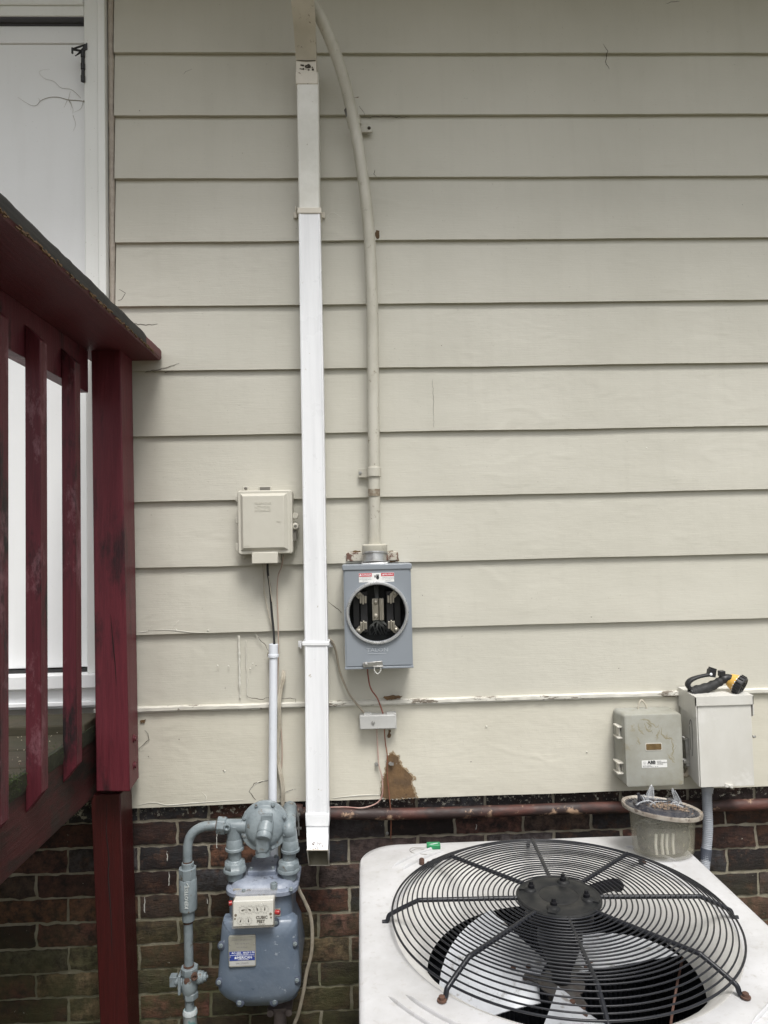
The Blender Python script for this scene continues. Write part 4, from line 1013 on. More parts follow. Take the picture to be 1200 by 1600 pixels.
gcb = MB(); gcb.tube([at(*p) for p in [(463, 1380, 2.03), (468, 1392, 2.02), (477, 1410, 2.02), (485, 1430, 2.02), (488, 1458, 2.02), (486.5, 1490, 2.02), (479, 1520, 2.02), (474, 1550, 2.02), (466, 1585, 2.02), (458, 1610, 2.02), (452, 1680, 2.03), (450, 1900, 2.04)]], .0048, n=10, smooth=6, flat=.6)
single('cable', gcb, GREYW, 'grey flat cable curving down the right side of the gas meter', 'cable')
for (x, y) in ((588, 1194), (610, 1193)):
    q = MB(); screw(q, at(x, y, 2.088), .0036, .004); q.box(*(lambda a: (a.x-.001, a.x+.009, 2.078, 2.081, a.z-.004, a.z+.004))(at(x, y, 2.085)))
    single('wire_clip', q, ZINC, 'small metal clip holding the %s wire below the small grey box' % ('left' if x < 600 else 'right'), 'clip', 'clips on the wires')
q = MB(); screw(q, at(605, 1302, 2.106), .003, .003); single('wire_clip', q, ZINC, 'small metal clip on the bricks under the rusty pipe', 'clip', 'clips on the wires')
# white conduit
wc = thing('white_conduit', 'narrow white plastic conduit running down behind the regulator', 'conduit', at(427, 1345, 2.06))
q = MB(); q.tube([at(427.2, 1020, 2.062), at(426.8, 1120, 2.058), at(426, 1260, 2.055), at(428.5, 1350, 2.055), at(430, 1500, 2.055)], .0118, n=20, smooth=3); part('tube', q, PVCW, wc)
q = MB(); A, B = at(427.2, 1027, 2.062), at(427.3, 1006, 2.062); L_ = (B-A).length; q.lathe(A, B-A, [(0, .0125), (.001, .0152), (.008, .0152), (.009, .0135), (L_-.001, .0133), (L_, .0105), (L_-.012, .0100)], 24); part('bell_end', q, PVCW, wc)
q = MB(); a = at(421, 1023, 2.075); q.box(a.x-.006, a.x+.01, 2.078, 2.086, a.z-.006, a.z+.006); screw(q, V((a.x-.002, 2.078, a.z)), .0035); part('clip', q, GREYW, wc)
# small grey junction cover
gb = thing('junction_box', 'small flat grey box with one screw below the meter socket', 'junction box', at(590, 1141, 2.07))
a, b = at(562, 1140.5, 2.055), at(618.5, 1115, 2.055)
q = MB(); q.box(a.x, b.x, 2.055, 2.087, a.z, b.z-.003); part('cover', q, mat('pale_grey_plastic', (.50, .50, .48), .45, 0, bs=.08), gb, bevel=.003)
q = MB(); q.box(a.x+.012, a.x+.034, 2.06, 2.082, b.z-.004, b.z+.001); q.box(b.x-.026, b.x-.003, 2.06, 2.082, b.z-.004, b.z+.001); q.box(b.x-.006, b.x+.0015, 2.057, 2.085, a.z-.001, b.z); parts('end_tab', q, mat('pale_grey_plastic', (.5, .5, .48)), gb, bevel=.001)
q = MB(); screw(q, at(583, 1129.5, 2.0545), .0035, hexa=False); part('screw', q, ZINC, gb)

# ================================================================== RUSTY PIPE
rp = MB(); pts = [at(455, 1270, 2.083)]
for x, y in ((540, 1271.5), (640, 1271.5), (760, 1268), (880, 1264), (1000, 1260.5), (1200, 1256.5)): pts.append(at(x, y, 2.083))
pts.append(V((2.3, 2.083, pts[-1].z+.004)))
rp.tube(pts, lambda t: .0162*(1+.03*noise.noise(V((t*90, 0, 0)))), n=20, smooth=10)
rpp = thing('rusty_pipe', 'rusty red horizontal gas pipe running along the bricks', 'pipe', pts[0])
part('tube', rp, RUST, rpp)
q = MB(); q.cyl(at(461, 1268, 2.083), at(472, 1269, 2.083), .0215, n=10); q.cyl(at(455, 1266, 2.06), at(455, 1262, 2.10), .018)
q.tube([at(447, 1285, 2.0), at(448, 1274, 2.02), at(452, 1269, 2.06), at(462, 1269, 2.083)], .019, n=16, smooth=5)
part('elbow', q, RUST, rpp)
q = MB(); c = at(455, 1257, 2.03)
q.lathe(at(455, 1265, 2.045), (0, 0, 1), [(0, .004), (.018, .004)], 10); screw(q, at(455.5, 1258.5, 2.04), .005, .004, n=V((0, 0, 1)))
q.tube([at(447, 1270, 2.04), at(451, 1263, 2.035), at(458, 1262, 2.035), at(464, 1270, 2.035), at(466, 1282, 2.04)], .0035, n=8)
q.cyl(at(466, 1272, 2.04), at(467, 1305, 2.04), .0025, n=10); q.lathe(at(466, 1272, 2.04), (0, 0, 1), [(-.004, .0055), (.002, .0055)], hexa=True); q.bar(at(461, 1294, 2.04), at(471, 1294, 2.04), .005, .005)
part('ground_clamp', q, ZINC, rpp)

# ================================================================== GAS METER
gm = thing('gas_meter', 'blue grey gas meter mounted low against the bricks', 'gas meter', at(405, 1572, 1.95))
YG = 1.885
# top casting
def ovalring(xl, xr, zc, yf, yb, rc, n=8):    # rounded rectangle in x-y at height zc
    out = []
    for cx, cy, a in ((xr-rc, yb-rc*.6, 0), (xl+rc, yb-rc*.6, 90), (xl+rc, yf+rc, 180), (xr-rc, yf+rc, 270)):
        for k in range(n+1):
            t = radians(a+90*k/n); out.append(V((cx+rc*cos(t), cy+(rc if a >= 180 else rc*.6)*sin(t), zc)))
    return out
xl, xr = at(350, 1396, 1.90).x, at(464.5, 1394, 1.90).x
zt = at(405, 1392, 1.90).z
tp = MB()
tp.loft([ovalring(xl+.004, xr-.004, zt-.012, 1.892, 2.055, .042), ovalring(xl, xr, zt-.011, 1.888, 2.06, .045), ovalring(xl, xr, zt-.002, 1.888, 2.06, .045), ovalring(xl+.003, xr-.003, zt+.001, 1.892, 2.056, .042),
         ovalring(xl+.012, xr-.012, zt+.0015, 1.902, 2.05, .036), ovalring(xl+.018, xr-.018, zt+.010, 1.908, 2.045, .034), ovalring(xl+.026, xr-.026, zt+.014, 1.918, 2.04, .03)])
top = part('top_casting', tp, GASTOP, gm)
q = MB(); q.box(*(lambda a, b: (a.x, b.x, 1.955, 2.045, zt+.012, zt+.026))(at(389, 1375, 1.98), at(433, 1375, 1.98))); part('top_plate', q, GASTOP, top, bevel=.003)
q = MB()
for x in (.12, .88): 
    xx = at(389, 1375, 1.98).x*(1-x)+at(433, 1375, 1.98).x*x
    for yy in (1.965, 2.035): screw(q, V((xx, yy, zt+.026)), .004, .003, n=V((0, 0, 1)))
q.lathe(V((at(428.5, 1385, 1.91).x, 1.905, zt+.0)), (0, 0, 1), [(0, .009), (.016, .009), (.017, .007), (.010, .006)], 16)
for x in (381, 455): screw(q, V((at(x, 1390, 1.9).x, 1.897, zt+.001)), .004, .003, n=V((0, 0, 1)))
parts('bolt', q, GASG, top)
# neck and rear body
nk = MB(); zn0 = at(405, 1560, 1.95).z
xa, xb = at(355.5, 1420, 1.90).x, at(455, 1420, 1.90).x
nk.loft([ovalring(xa-.0, xb+.0, zt-.0125, 1.90, 2.05, .03), ovalring(xa, xb, at(405, 1450, 1.90).z, 1.90, 2.05, .03), ovalring(xa-.004, xb+.012, at(405, 1475, 1.9).z, 1.90, 2.07, .03), ovalring(xa-.006, xb+.020, at(405, 1520, 1.9).z, 1.90, 2.08, .03), ovalring(xa+.002, xb+.010, zn0+.02, 1.90, 2.07, .03), ovalring(xa+.02, xb-.02, zn0, 1.92, 2.05, .03)])
part('body', nk, GASB, gm)
# front cover: rounded shield
def shield(ins=0, ins_top=0):
    L = [(345, 1455), (347, 1445), (354, 1438), (366, 1437)]; 
    return L
cov = []
P2 = lambda x, y: at(x, y, YG)
cpts = [(455, 1437.5), (461, 1442), (464, 1450), (467, 1500), (469, 1540), (463, 1556), (448, 1567), (420, 1571.5), (390, 1571.5), (362, 1567), (346, 1556), (339.5, 1542), (342, 1500), (345, 1455), (348, 1444), (358, 1439)]
cc = [P2(*p) for p in cpts]; poly = catmull([V((p.x, 0, p.z)) for p in cc]+[V((cc[0].x, 0, cc[0].z))], 3)[:-1]
cen = sum(poly, V((0, 0, 0)))/len(poly)
def sh_ring(s, Y): 
    k = 1-s/.1; return [V((cen.x+(p.x-cen.x)*k, Y, cen.z+(p.z-cen.z)*k)) for p in poly]
fc = MB(); fc.loft([sh_ring(.0, 1.925), sh_ring(-.001, YG+.022), sh_ring(0, YG+.008), sh_ring(.004, YG+.001), sh_ring(.009, YG-.001), sh_ring(.012, YG-.004), sh_ring(.03, YG-.0075), sh_ring(.07, YG-.009)])
fcov = part('front_cover', fc, GASB, gm, angle=60)
q = MB()
for (x, y) in ((345, 1478), (461, 1475), (342, 1535), (464, 1532), (374, 1567), (429, 1566), (431, 1442)):
    c = at(x, y, YG-.004); q.lathe(V((c.x, YG+.008, c.z)), (0, -1, 0), [(0, .0062), (.0115, .0062), (.0135, .005)], 14); q.box(c.x-.0045, c.x+.0045, YG-.0066, YG-.0052, c.z-.0009, c.z+.0009, R=Matrix.Rotation(random.uniform(0, 3), 3, 'Y'))
parts('cover_screw', q, GASG, fcov)
q = MB()
for (x, y) in ((345, 1478), (461, 1475), (342, 1535), (464, 1532), (374, 1567), (429, 1566), (431, 1442)):
    c = at(x, y, YG-.003); dx = .002 if x < 400 else -.002; q.lathe(V((c.x+dx, YG+.002, c.z)), (0, -1, 0), [(0, .0105), (.0055, .0105), (.0062, .0095)], 18)
parts('screw_recess', q, mat('dark_blue_grey_recess', (.07, .085, .12), .5, 0, bs=0), fcov)
# badge
a, b = at(358, 1510, YG-.009), at(399.5, 1460, YG-.009)
q = MB(); q.prism(rrect(a.x, b.x, a.z, b.z, .004, 4), YG-.0135, YG-.007); bd = part('name_plate', q, SILVER, gm, bevel=.0006)
q = MB(); h = b.z-a.z; yb_ = YG-.0137; q.box(a.x+.002, b.x-.002, yb_, yb_+.0005, a.z+h*.205, a.z+h*.50); part('blue_band', q, BLUEL, bd)
q = MB(); q.box(a.x+.002, b.x-.002, yb_, yb_+.0005, a.z+h*.04, a.z+h*.185); part('serial_strip', q, SILVERL, bd)
q = MB(); xm = (a.x+b.x)/2; yt_ = yb_-.0003
text_mb(q, "AC-250", V((a.x+.019, yt_, a.z+h*.455)), .0072, ext=.0001, bold=.0001); text_mb(q, "MAOP 5 PSI", V((b.x-.017, yt_, a.z+h*.455)), .0058, ext=.0001, bold=.00008)
text_mb(q, "AMERICAN", V((xm+.003, yt_, a.z+h*.30)), .0088, ext=.0001, bold=.00015); text_mb(q, "METER COMPANY", V((xm+.003, yt_, a.z+h*.235)), .0034, ext=.0001); q.box(a.x+.003, b.x-.003, yt_, yt_+.0002, a.z+h*.375, a.z+h*.385)
text_mb(q, "CAPACITY   250 CFH", V((xm, yt_, a.z+h*.405)), .0032, ext=.0001)
q.box(xm-.019, xm-.0155, yt_, yt_+.0002, a.z+h*.265, a.z+h*.32)
part('white_lettering', q, INKW, bd, recalc=False)
q = MB(); yt_ = YG-.0137
for i, t_ in enumerate(("PROPERTY OF GAS CO. NO.", "BASE  0.25 PSI  60 F", "DIAL READING")): text_mb(q, t_, V((xm, yt_, a.z+h*(.87-.12*i))), .0042, ext=.0001)
text_mb(q, "09K 2704275", V((xm, yt_-.0003, a.z+h*.115)), .0058, ext=.0001)
parts('dark_lettering', q, INKG, bd, recalc=False, mg=.003)
q = MB()
for dx in (.004, -.004):
    for f_ in (.33, .73): screw(q, V(((a.x if dx > 0 else b.x)+dx, YG-.0135, a.z+h*f_)), .0013, .0006, hexa=False)
parts('rivet', q, ZINC, bd)
# index box, tilted up a little
il, ir = at(361.5, 1425, 1.846).x, at(428, 1425, 1.846).x; iz0, iz1 = at(395, 1452, 1.846).z, at(395, 1414, 1.846).z
RT = Matrix.Rotation(radians(-5), 3, 'X'); pv = V(((il+ir)/2, 1.875, iz0))
def rt(mb, R=RT, c=pv):
    mb.v = [R @ (v-c)+c for v in mb.v]; return mb
q = rt(MB().box(il+.003, ir-.003, 1.852, 1.8940, iz0+.003, iz1+.003)); idx = part('index', q, IDXW, gm, bevel=.001)
q = MB(); q.add([(il, 1.846, iz0), (ir, 1.846, iz0), (ir+.004, 1.9, iz0), (il, 1.9, iz0), (il, 1.846, iz1), (ir, 1.846, iz1), (ir+.004, 1.898, iz1+.016), (il+.004, 1.898, iz1+.016)], [(0, 1, 2, 3), (7, 6, 5, 4), (0, 4, 5, 1), (1, 5, 6, 2), (2, 6, 7, 3), (3, 7, 4, 0)])
rt(q); part('clear_cover', q, CLEARY, gm, bevel=.0015)
q = MB(); fl = rt(MB().box(il-.006, ir+.010, 1.898, 1.902, iz0+.004, iz1+.016)); part('index_flange', fl, mat('index_flange_metal', (.36, .34, .30), .5, .2, bs=.2), gm, bevel=.001)
q = MB(); yd = 1.8514; hz_ = iz1-iz0; wx = ir-il
def dial(cx, cz, r, ang):
    for k in range(24):
        t0, t1 = 2*pi*k/24, 2*pi*(k+.5)/24; q.bar(V((cx+r*cos(t0), yd, cz+r*sin(t0))), V((cx+r*cos(t1), yd, cz+r*sin(t1))), .0009, .0003)
    for k in range(10):
        t = 2*pi*k/10; text_mb(q, str(k), V((cx+r*1.25*cos(t), yd, cz+r*1.25*sin(t))), .0026, ext=.0001)
    d = V((cos(ang), 0, sin(ang))); e = V((-d.z, 0, d.x)); c = V((cx, yd-.001, cz))
    q.add([c-d*r*.35+e*.0011, c-d*r*.35-e*.0011, c-e*.0017, c+d*r*.95, c+e*.0017], [(0, 1, 2, 3, 4)]); q.sphere(c, .0017, 5, (1, .3, 1))
for k, an in enumerate((.2, 2.6, 1.9, 1.5)): dial(il+wx*(.25+.175*k), iz0+hz_*.70, .0085, an)
for k, an in enumerate((1.2, 1.7)): dial(il+wx*(.20+.19*k), iz0+hz_*.26, .0075, an)
text_mb(q, "CUBIC", V((il+wx*.70, yd, iz0+hz_*.37)), .0100, ext=.0001, bold=.0004); text_mb(q, "FEET", V((il+wx*.68, yd, iz0+hz_*.21)), .0100, ext=.0001, bold=.0004); text_mb(q, "TEMP COMP", V((il+wx*.70, yd, iz0+hz_*.10)), .0034, ext=.0001)
rt(q); part('dial_print', q, INK, idx, recalc=False)
q = MB()
for (fx, fz, r) in ((.085, .50, .0032), (.91, .50, .0032), (.07, .36, .0022), (.92, .36, .0022)): q.lathe(V((il+wx*fx, 1.8530, iz0+hz_*fz)), (0, -1, 0), [(0, r), (.002, r)], 14)
rt(q); parts('face_screw', q, mat('dull_brown_metal', (.16, .13, .10), .5, .4, bs=0), idx)
q = MB(); c = at(434, 1425, 1.875); q.lathe(V((c.x-.006, c.y, c.z)), (1, -.3, 0), [(0, .006), (.010, .006), (.012, .005)], 16); c = at(360, 1411, 1.885); q.lathe(V((c.x+.004, c.y, c.z)), (-1, -.3, 0), [(0, .006), (.008, .006)], 16)
parts('red_seal', q, REDPL, gm)
# support foot below
q = MB(); a = at(437, 1575, 1.99); q.cyl(V((a.x, 1.99, -.05)), V((a.x+.001, 1.99, zn0+.01)), .021, .016, n=10); a = at(438, 1573, 1.97); q.box(a.x-.032, a.x+.032, 1.955, 2.0, a.z-.003, a.z+.004)
for s_ in (-1, 1): q.lathe(V((a.x+s_*.024, 1.953, a.z-.004)), (0, -1, 0), [(0, .009), (.004, .009)], 12)
part('support_leg', q, mat('dirty_grey_brown_iron', (.16, .13, .125), .7, 0, (.10, .08, .075), 30, bs=.4), gm)

# ---- regulator and piping (one connected assembly)
pg = thing('gas_regulator', 'round grey gas regulator with bolted rim above the meter', 'gas regulator', at(411, 1340, 1.95))
YR = 1.93
rc = at(411, 1298, YR)
q = MB(); fdir = V((0.06, -1, 0.16)); R1 = px(37, YR)
q.lathe(rc+V((0, .055, 0)), fdir, [(0, R1*.45), (.010, R1*.75), (.026, R1*.80), (.030, R1*.97), (.031, R1), (.042, R1), (.043, R1*.97), (.0435, R1*.84), (.0445, R1*.80), (.050, R1*.77), (.055, R1*.66), (.059, R1*.48), (.0615, R1*.25), (.062, .002)], 48)
reg = part('diaphragm_case', q, GASG, pg, angle=50)
q = MB()
for k in range(8):
    t = radians(22.5+45*k); c = rc+V((0, .055, 0))+fdir.normalized()*.043+V((cos(t)*R1*.895, .144*sin(t)*R1*.895, sin(t)*R1*.885)); screw(q, c, .0040, .004, n=fdir.normalized(), rot=k)
parts('rim_bolt', q, GASG, reg)
q = MB(); c = at(416, 1281.5, YR-.02); q.prism(rrect(c.x-.014, c.x+.014, c.z-.009, c.z+.009, .002, 3), YR-.0105, YR+.01); q2 = part('id_pad', q, GASG, reg, bevel=.001)
q = MB(); c = at(413, 1300, YR-.02); dd = V((-.12, -.72, -.68)).normalized(); c0 = at(416, 1294, YR-.01)
q.lathe(c0+V((0, .02, .012)), dd, [(0, .0205), (.030, .0205), (.034, .0195), (.0345, .0185), (.037, .0185), (.038, .0205), (.046, .0205), (.050, .018), (.051, .004)], 28)
part('adjusting_cap', q, GASG, reg)
q = MB(); c = at(411.5, 1320, YR); q.loft([[V((c.x+x_*s, YR-.025+y_, c.z+z_)) for x_, y_ in ((-.018, 0), (.018, 0), (.020, .05), (-.020, .05))] for z_, s in ((.034, 1.0), (-.002, .95), (-.014, .75))])
part('vent_body', q, GASG, reg, bevel=.006, seg=3)
q = MB(); c = at(411, 1338, YR-.005); q.lathe(V((c.x, YR-.003, c.z+.032)), V((0, -.15, -1)), [(0, .0155), (.018, .0155), (.019, .0195), (.030, .0195), (.031, .016), (.026, .014)], 24); part('vent_outlet', q, GASG, reg)
# left body block
q = MB(); q.tube([at(347, 1291, YR+.02), at(362, 1291, YR+.02), at(385, 1291, YR+.02)], .0185, n=20, smooth=2); q.lathe(at(360, 1291, YR+.02), at(341, 1289.5, YR+.02)-at(360, 1291, YR+.02), [(0, .019), (.012, .019), (.013, .0235), (.033, .0235), (.035, .021)], 8)
q.cyl(at(366.5, 1288, YR+.02), at(366, 1312, YR+.02), .0195, n=24); c = at(353.5, 1295, YR-.01); q.lathe(V((c.x, YR+.01, c.z)), (0, -1, 0), [(0, .010), (.012, .010), (.014, .008), (.013, .004), (.008, .003)], 20)
c = at(386, 1279, YR+.02); q.box(c.x-.010, c.x+.018, YR+.022, YR+.05, c.z-.03, c.z+.010); q.box(c.x-.004, c.x+.024, YR+.022, YR+.05, c.z-.055, c.z-.03)
part('inlet_body', q, GASG, pg, bevel=.003)
def leg(xt, xb, y0, name, elbow):
    q = MB(); Yl = YR+.02
    A = lambda x, y: at(x, y, Yl)
    if elbow:
        q.tube([V((A(449, 1278).x-.004, 2.06, A(449, 1286).z)), V((A(449, 1278).x, 2.0, A(449, 1287).z)), A(451, 1293), A(453, 1303), A(453.5, 1315)], .0192, n=24, smooth=6)
    p, d = A(xt, 1312 if not elbow else 1314), (A(xt, 1327)-A(xt, 1312))
    L_ = px(14, Yl)
    q.lathe(p, (0, 0, -1), [(-.004, .0195), (0, .021), (L_*.75, .0225), (L_*.8, .0245), (L_*1.05, .0245), (L_*1.1, .0225)], 28)
    q.cyl(A(xt, 1325), A(xb, 1346), .0172, n=24)
    q.lathe(A(xb, 1342), (0, 0, -1), [(0, .019), (.002, .0215), (.005, .0225)], 24)
    q.lathe(A(xb, 1344.5), (0, 0, -1), [(0, .0255), (.004, .0285), (.017, .0285), (.0175, .0285)], 8, rot=.2)
    q.lathe(A(xb, 1355), (0, 0, -1), [(0, .0285), (.002, .030), (.008, .030), (.011, .0275), (.0115, .022), (.030, .020)], 28)
    return part(name, q, GASG, pg, bevel=.0008)
leg(366.5, 367, 0, 'meter_leg', False); leg(453.5, 451, 0, 'meter_leg', True)
# ---- riser
rs_ = thing('gas_riser', 'grey gas riser pipe with elbow, union and shutoff valve', 'gas pipe', at(296, 1600, 1.95))
Yl = YR+.02; A = lambda x, y: at(x, y, Yl)
q = MB(); q.tube([A(342, 1290.5), A(333, 1290), A(318, 1291.5), A(305, 1298), A(297, 1308), A(293.5, 1321), A(293, 1335), A(293.2, 1350), A(293.4, 1362)], .0122, n=20, smooth=6); part('bent_pipe', q, GASG, rs_)
q = MB(); q.cyl(A(293.2, 1345), A(293.3, 1347.5), .0127); q.cyl(A(337.6, 1290.2), A(340, 1290.4), .0128); q.cyl(A(295, 1507), A(295, 1511), .0135); q.cyl(A(294, 1439), A(294.2, 1441.5), .0128); parts('rust_band', q, RUSTY, rs_)
q = MB(); q.lathe(A(293.3, 1347), (.002, 0, -1), [(0, .0148), (.001, .0158), (.022, .0158)], 20)
q.lathe(A(293, 1355.5), (.004, 0, -1), [(0, .019), (0, .0235), (.026, .0235), (.027, .021)], 8, rot=.25)
q.lathe(A(293.4, 1371), (.006, 0, -1), [(0, .0215), (.003, .0232), (.074, .0232), (.082, .0225), (.083, .0165), (.110, .0160), (.112, .013)], 28)
un = part('insulating_union', q, GASG, rs_, bevel=.0008)
q = MB(); c = at(291.5, 1402, Yl-.0235); text_mb(q, "KEROTEST", c+V((0, -.0, 0)), .0125, X=V((0, 0, 1)), Z=V((-1, 0, 0)), ext=.0012, bold=.0002); 
c = at(291.5, 1386, Yl-.0235); q.tube([c+V((0, 0, .010)), c+V((.006, 0, 0)), c+V((0, 0, -.008)), c+V((-.006, 0, 0)), c+V((0, 0, .010))], .0012, n=5, smooth=0)
part('raised_lettering', q, mat('pale_grey_gas_paint', (.48, .51, .50), .45, 0, bs=.1), un, recalc=False)
q = MB(); q.cyl(A(294, 1434), A(295.3, 1514), .0118, n=20); q.cyl(A(296, 1558), A(296.5, 1582), .0118, n=20); parts('straight_pipe', q, GASG, rs_)
q = MB(); q.lathe(A(296, 1510), (0, 0, -1), [(0, .0165), (0, .0225), (.012, .0235), (.018, .0215), (.022, .020)], 8, rot=.3)
q.lathe(A(296, 1521), (0, 0, -1), [(0, .0175), (.010, .0215), (.030, .0220), (.042, .0200), (.052, .0165)], 28)
q.lathe(A(298, 1548), (0, 0, -1), [(0, .0165), (.003, .0200), (.018, .0195), (.020, .015)], 6)
q.lathe(A(300, 1528), (1, 0, .05), [(0, .014), (.022, .0165), (.023, .0145), (.030, .0145), (.031, .011), (.038, .011), (.039, .004), (.042, .004)], 16)
q.lathe(A(292, 1532), (-1, 0, -.04), [(0, .014), (.018, .0145), (.019, .010), (.030, .010)], 16); c = A(273, 1532); q.box(c.x-.012, c.x+.006, Yl-.008, Yl+.012, c.z-.013, c.z+.013); q.box(c.x+.012, c.x+.019, Yl-.018, Yl+.012, c.z-.028, c.z+.020)
vl = part('shutoff_valve', q, GASG, rs_, bevel=.0015)
q = MB(); c = at(303, 1525, Yl-.018); q.lathe(V((c.x, Yl-.014, c.z)), V((.25, -1, 0)), [(0, .0085), (.012, .0085), (.0125, .006), (.009, .004)], 14); c = at(292, 1534, Yl-.020); 
q.sphere(V((c.x, Yl-.0195, c.z)), .009, 6, (.9, .25, 1.2))
parts('rusty_plug', q, RUSTY, vl)
q = MB(); q.lathe(A(297, 1577), (0, 0, -1), [(0, .0165), (.004, .0185), (.010, .0190), (.012, .0175), (.06, .0178), (.5, .0178)], 24); part('lower_fitting', q, mat('teal_flecked_paint', (.42, .45, .46), .5, 0, (.10, .30, .30), 22, .52, .60, None, (.30, .14, .08), 34, .62, .68, .5, 60), rs_)

# ================================================================== GREY ENCLOSURE WITH STICKER
ab = thing('utility_enclosure', 'stained grey plastic enclosure with brown window and white sticker', 'enclosure', at(1020, 1228, 2.05))
YA = 2.012
fx0, fx1 = at(977.5, 1170, YA).x, at(1066.5, 1170, YA).x; fz0, fz1 = at(1020, 1228.5, YA).z, at(1015, 1117, YA).z
q = MB(); r1 = rrect(fx0, fx1, fz0, fz1, .006, 5); r2 = rrect(fx0-.002, fx1+.004, fz0-.001, fz1+.003, .012, 5); r3 = rrect(fx0-.006, fx1+.002, fz0+.001, fz1+.004, .012, 5)
q.loft([[V((x, y, z)) for x, z in r] for y, r in ((2.086, r3), (2.06, r3), (2.052, r2), (YA+.006, rrect(fx0-.0012, fx1+.0015, fz0-.001, fz1+.0012, .008, 5)), (YA+.001, r1), (YA, rrect(fx0+.003, fx1-.003, fz0+.003, fz1-.003, .005, 5)))])
part('housing', q, ABBG, ab, angle=50)
q = MB(); a, b = at(1009, 1172.5, YA), at(1033.5, 1161, YA); q.prism(rrect(a.x-.001, b.x+.001, a.z-.001, b.z+.001, .003, 3), YA-.001, YA+.002); part('window_frame', q, ABBD, ab)
q = MB(); q.prism(rrect(a.x+.001, b.x-.001, a.z+.001, b.z-.001, .003, 3), YA-.0014, YA+.002); part('window', q, BROWNW, ab)
a, b = at(1003, 1200, YA), at(1042, 1187, YA)
q = MB(); q.prism(rrect(a.x, b.x, a.z, b.z, .0015, 2), YA-.0006, YA+.001); s_ = part('sticker', q, STICK, ab)
q = MB(); yk = YA-.0008; wS, hS = b.x-a.x, b.z-a.z
text_mb(q, "ABB", V((a.x+wS*.385, yk, a.z+hS*.70)), .0125, ext=.0001, bold=.0006); q.box(a.x+wS*.22, a.x+wS*.55, yk, yk+.0001, a.z+hS*.40, a.z+hS*.42)
text_mb(q, "POWER", V((a.x+wS*.60, yk, a.z+hS*.83)), .0036, ext=.0001, align='LEFT'); text_mb(q, "MANAGEMENT", V((a.x+wS*.60, yk, a.z+hS*.63)), .0045, ext=.0001, align='LEFT', sx=.95); text_mb(q, "SYSTEMS", V((a.x+wS*.60, yk, a.z+hS*.43)), .0045, ext=.0001, align='LEFT')
text_mb(q, "METER SOCKET", V((a.x+wS*.04, yk, a.z+hS*.26)), .0032, ext=.0001, align='LEFT'); text_mb(q, "ENCLOSURE TYPE 3R   TEL 301", V((a.x+wS*.04, yk, a.z+hS*.12)), .0032, ext=.0001, align='LEFT')
for k in range(20):
    t0, t1 = 2*pi*k/20, 2*pi*(k+1)/20; c = V((a.x+wS*.11, yk, a.z+hS*.66)); q.bar(c+V((cos(t0), 0, sin(t0)))*.004, c+V((cos(t1), 0, sin(t1)))*.004, .0004, .0002)
text_mb(q, "UL", V((a.x+wS*.11, yk, a.z+hS*.66)), .0045, ext=.0001)
part('lettering', q, INK, s_, recalc=False)
q = MB()
for (y0, y1) in ((1134, 1151), (1190, 1206)):
    for yy in (y0, y1): c = at(967.5, yy, 2.045); q.box(c.x-.011, c.x+.013, 2.028, 2.066, c.z-.002, c.z+.002)
    for xx in (967, 971.5): c0, c1 = at(xx, y1, 2.045), at(xx, y0, 2.045); q.box(c0.x-.002, c0.x+.0025, 2.038, 2.060, c0.z, c1.z)
parts('hinge_bracket', q, ABBD, ab, bevel=.0008)
q = MB()
for (y0, y1) in ((1135, 1150), (1191, 1205)): a, b = at(965, y1, 2.05), at(974, y0, 2.05); q.box(a.x, b.x, 2.052, 2.056, a.z, b.z)
parts('hinge_recess', q, NIDD, ab)
q = MB(); q.tube([at(997, 1110, 2.07), at(998, 1102, 2.07), at(1002, 1094, 2.07), at(1008, 1100, 2.07), at(1011.5, 1110, 2.07)], .0026, n=8); c = at(1004, 1111, 2.065); q.box(c.x-.016, c.x+.018, 2.052, 2.084, c.z-.004, c.z+.001)
part('hanging_loop', q, mat('beige_plastic_loop', (.50, .46, .38), .5, 0, bs=.1), ab, bevel=.0008)
q = MB(); rd = random.Random(31)
for pts in [[(1000, 1126), (1006, 1123), (1012, 1126), (1018, 1130), (1026, 1136), (1032, 1131)], [(997, 1130), (998, 1140), (1004, 1146), (1008, 1150)], [(996, 1150), (999, 1160), (1000, 1165)], [(1032, 1136), (1034, 1146), (1040, 1153), (1048, 1154), (1055, 1160)], [(1006, 1130), (1010, 1138), (1016, 1143), (1022, 1138)],
            [(1048, 1150), (1052, 1166), (1050, 1180), (1055, 1192)], [(1010, 1128), (1016, 1134), (1013, 1140)], [(1030, 1140), (1027, 1150), (1025, 1160)], [(1042, 1178), (1049, 1186), (1056, 1196)]]:
    for rep_ in range(3):
        P2_ = []
        for k_ in range(len(pts)-1):
            for t_ in (0, .25, .5, .75): P2_.append((pts[k_][0]+(pts[k_+1][0]-pts[k_][0])*t_+rd.uniform(-1.1, 1.1)+rep_*rd.uniform(-2.5, 2.5), pts[k_][1]+(pts[k_+1][1]-pts[k_][1])*t_+rd.uniform(-1.1, 1.1)+rep_*rd.uniform(-1, 2)))
        rr_ = (.0011, .0006, .0005)[rep_]; q.tube([at(x, y, YA+.0001) for x, y in P2_], lambda t, rr_=rr_: rr_*(.5+sin(pi*t)), n=5, smooth=2, flat=.2)
part('vine_marks', q, STAIN, ab)
q = MB()
for (x, y, r) in ((1068, 1153, .004), (1069, 1189, .005)): screw(q, at(x, y, 2.04), r, .006)
a, b = at(1066.5, 1193, 2.06), at(1070.5, 1150, 2.06); q.box(a.x, b.x, 2.035, 2.07, a.z, b.z); part('latch_side', q, ZINC, ab, bevel=.001)

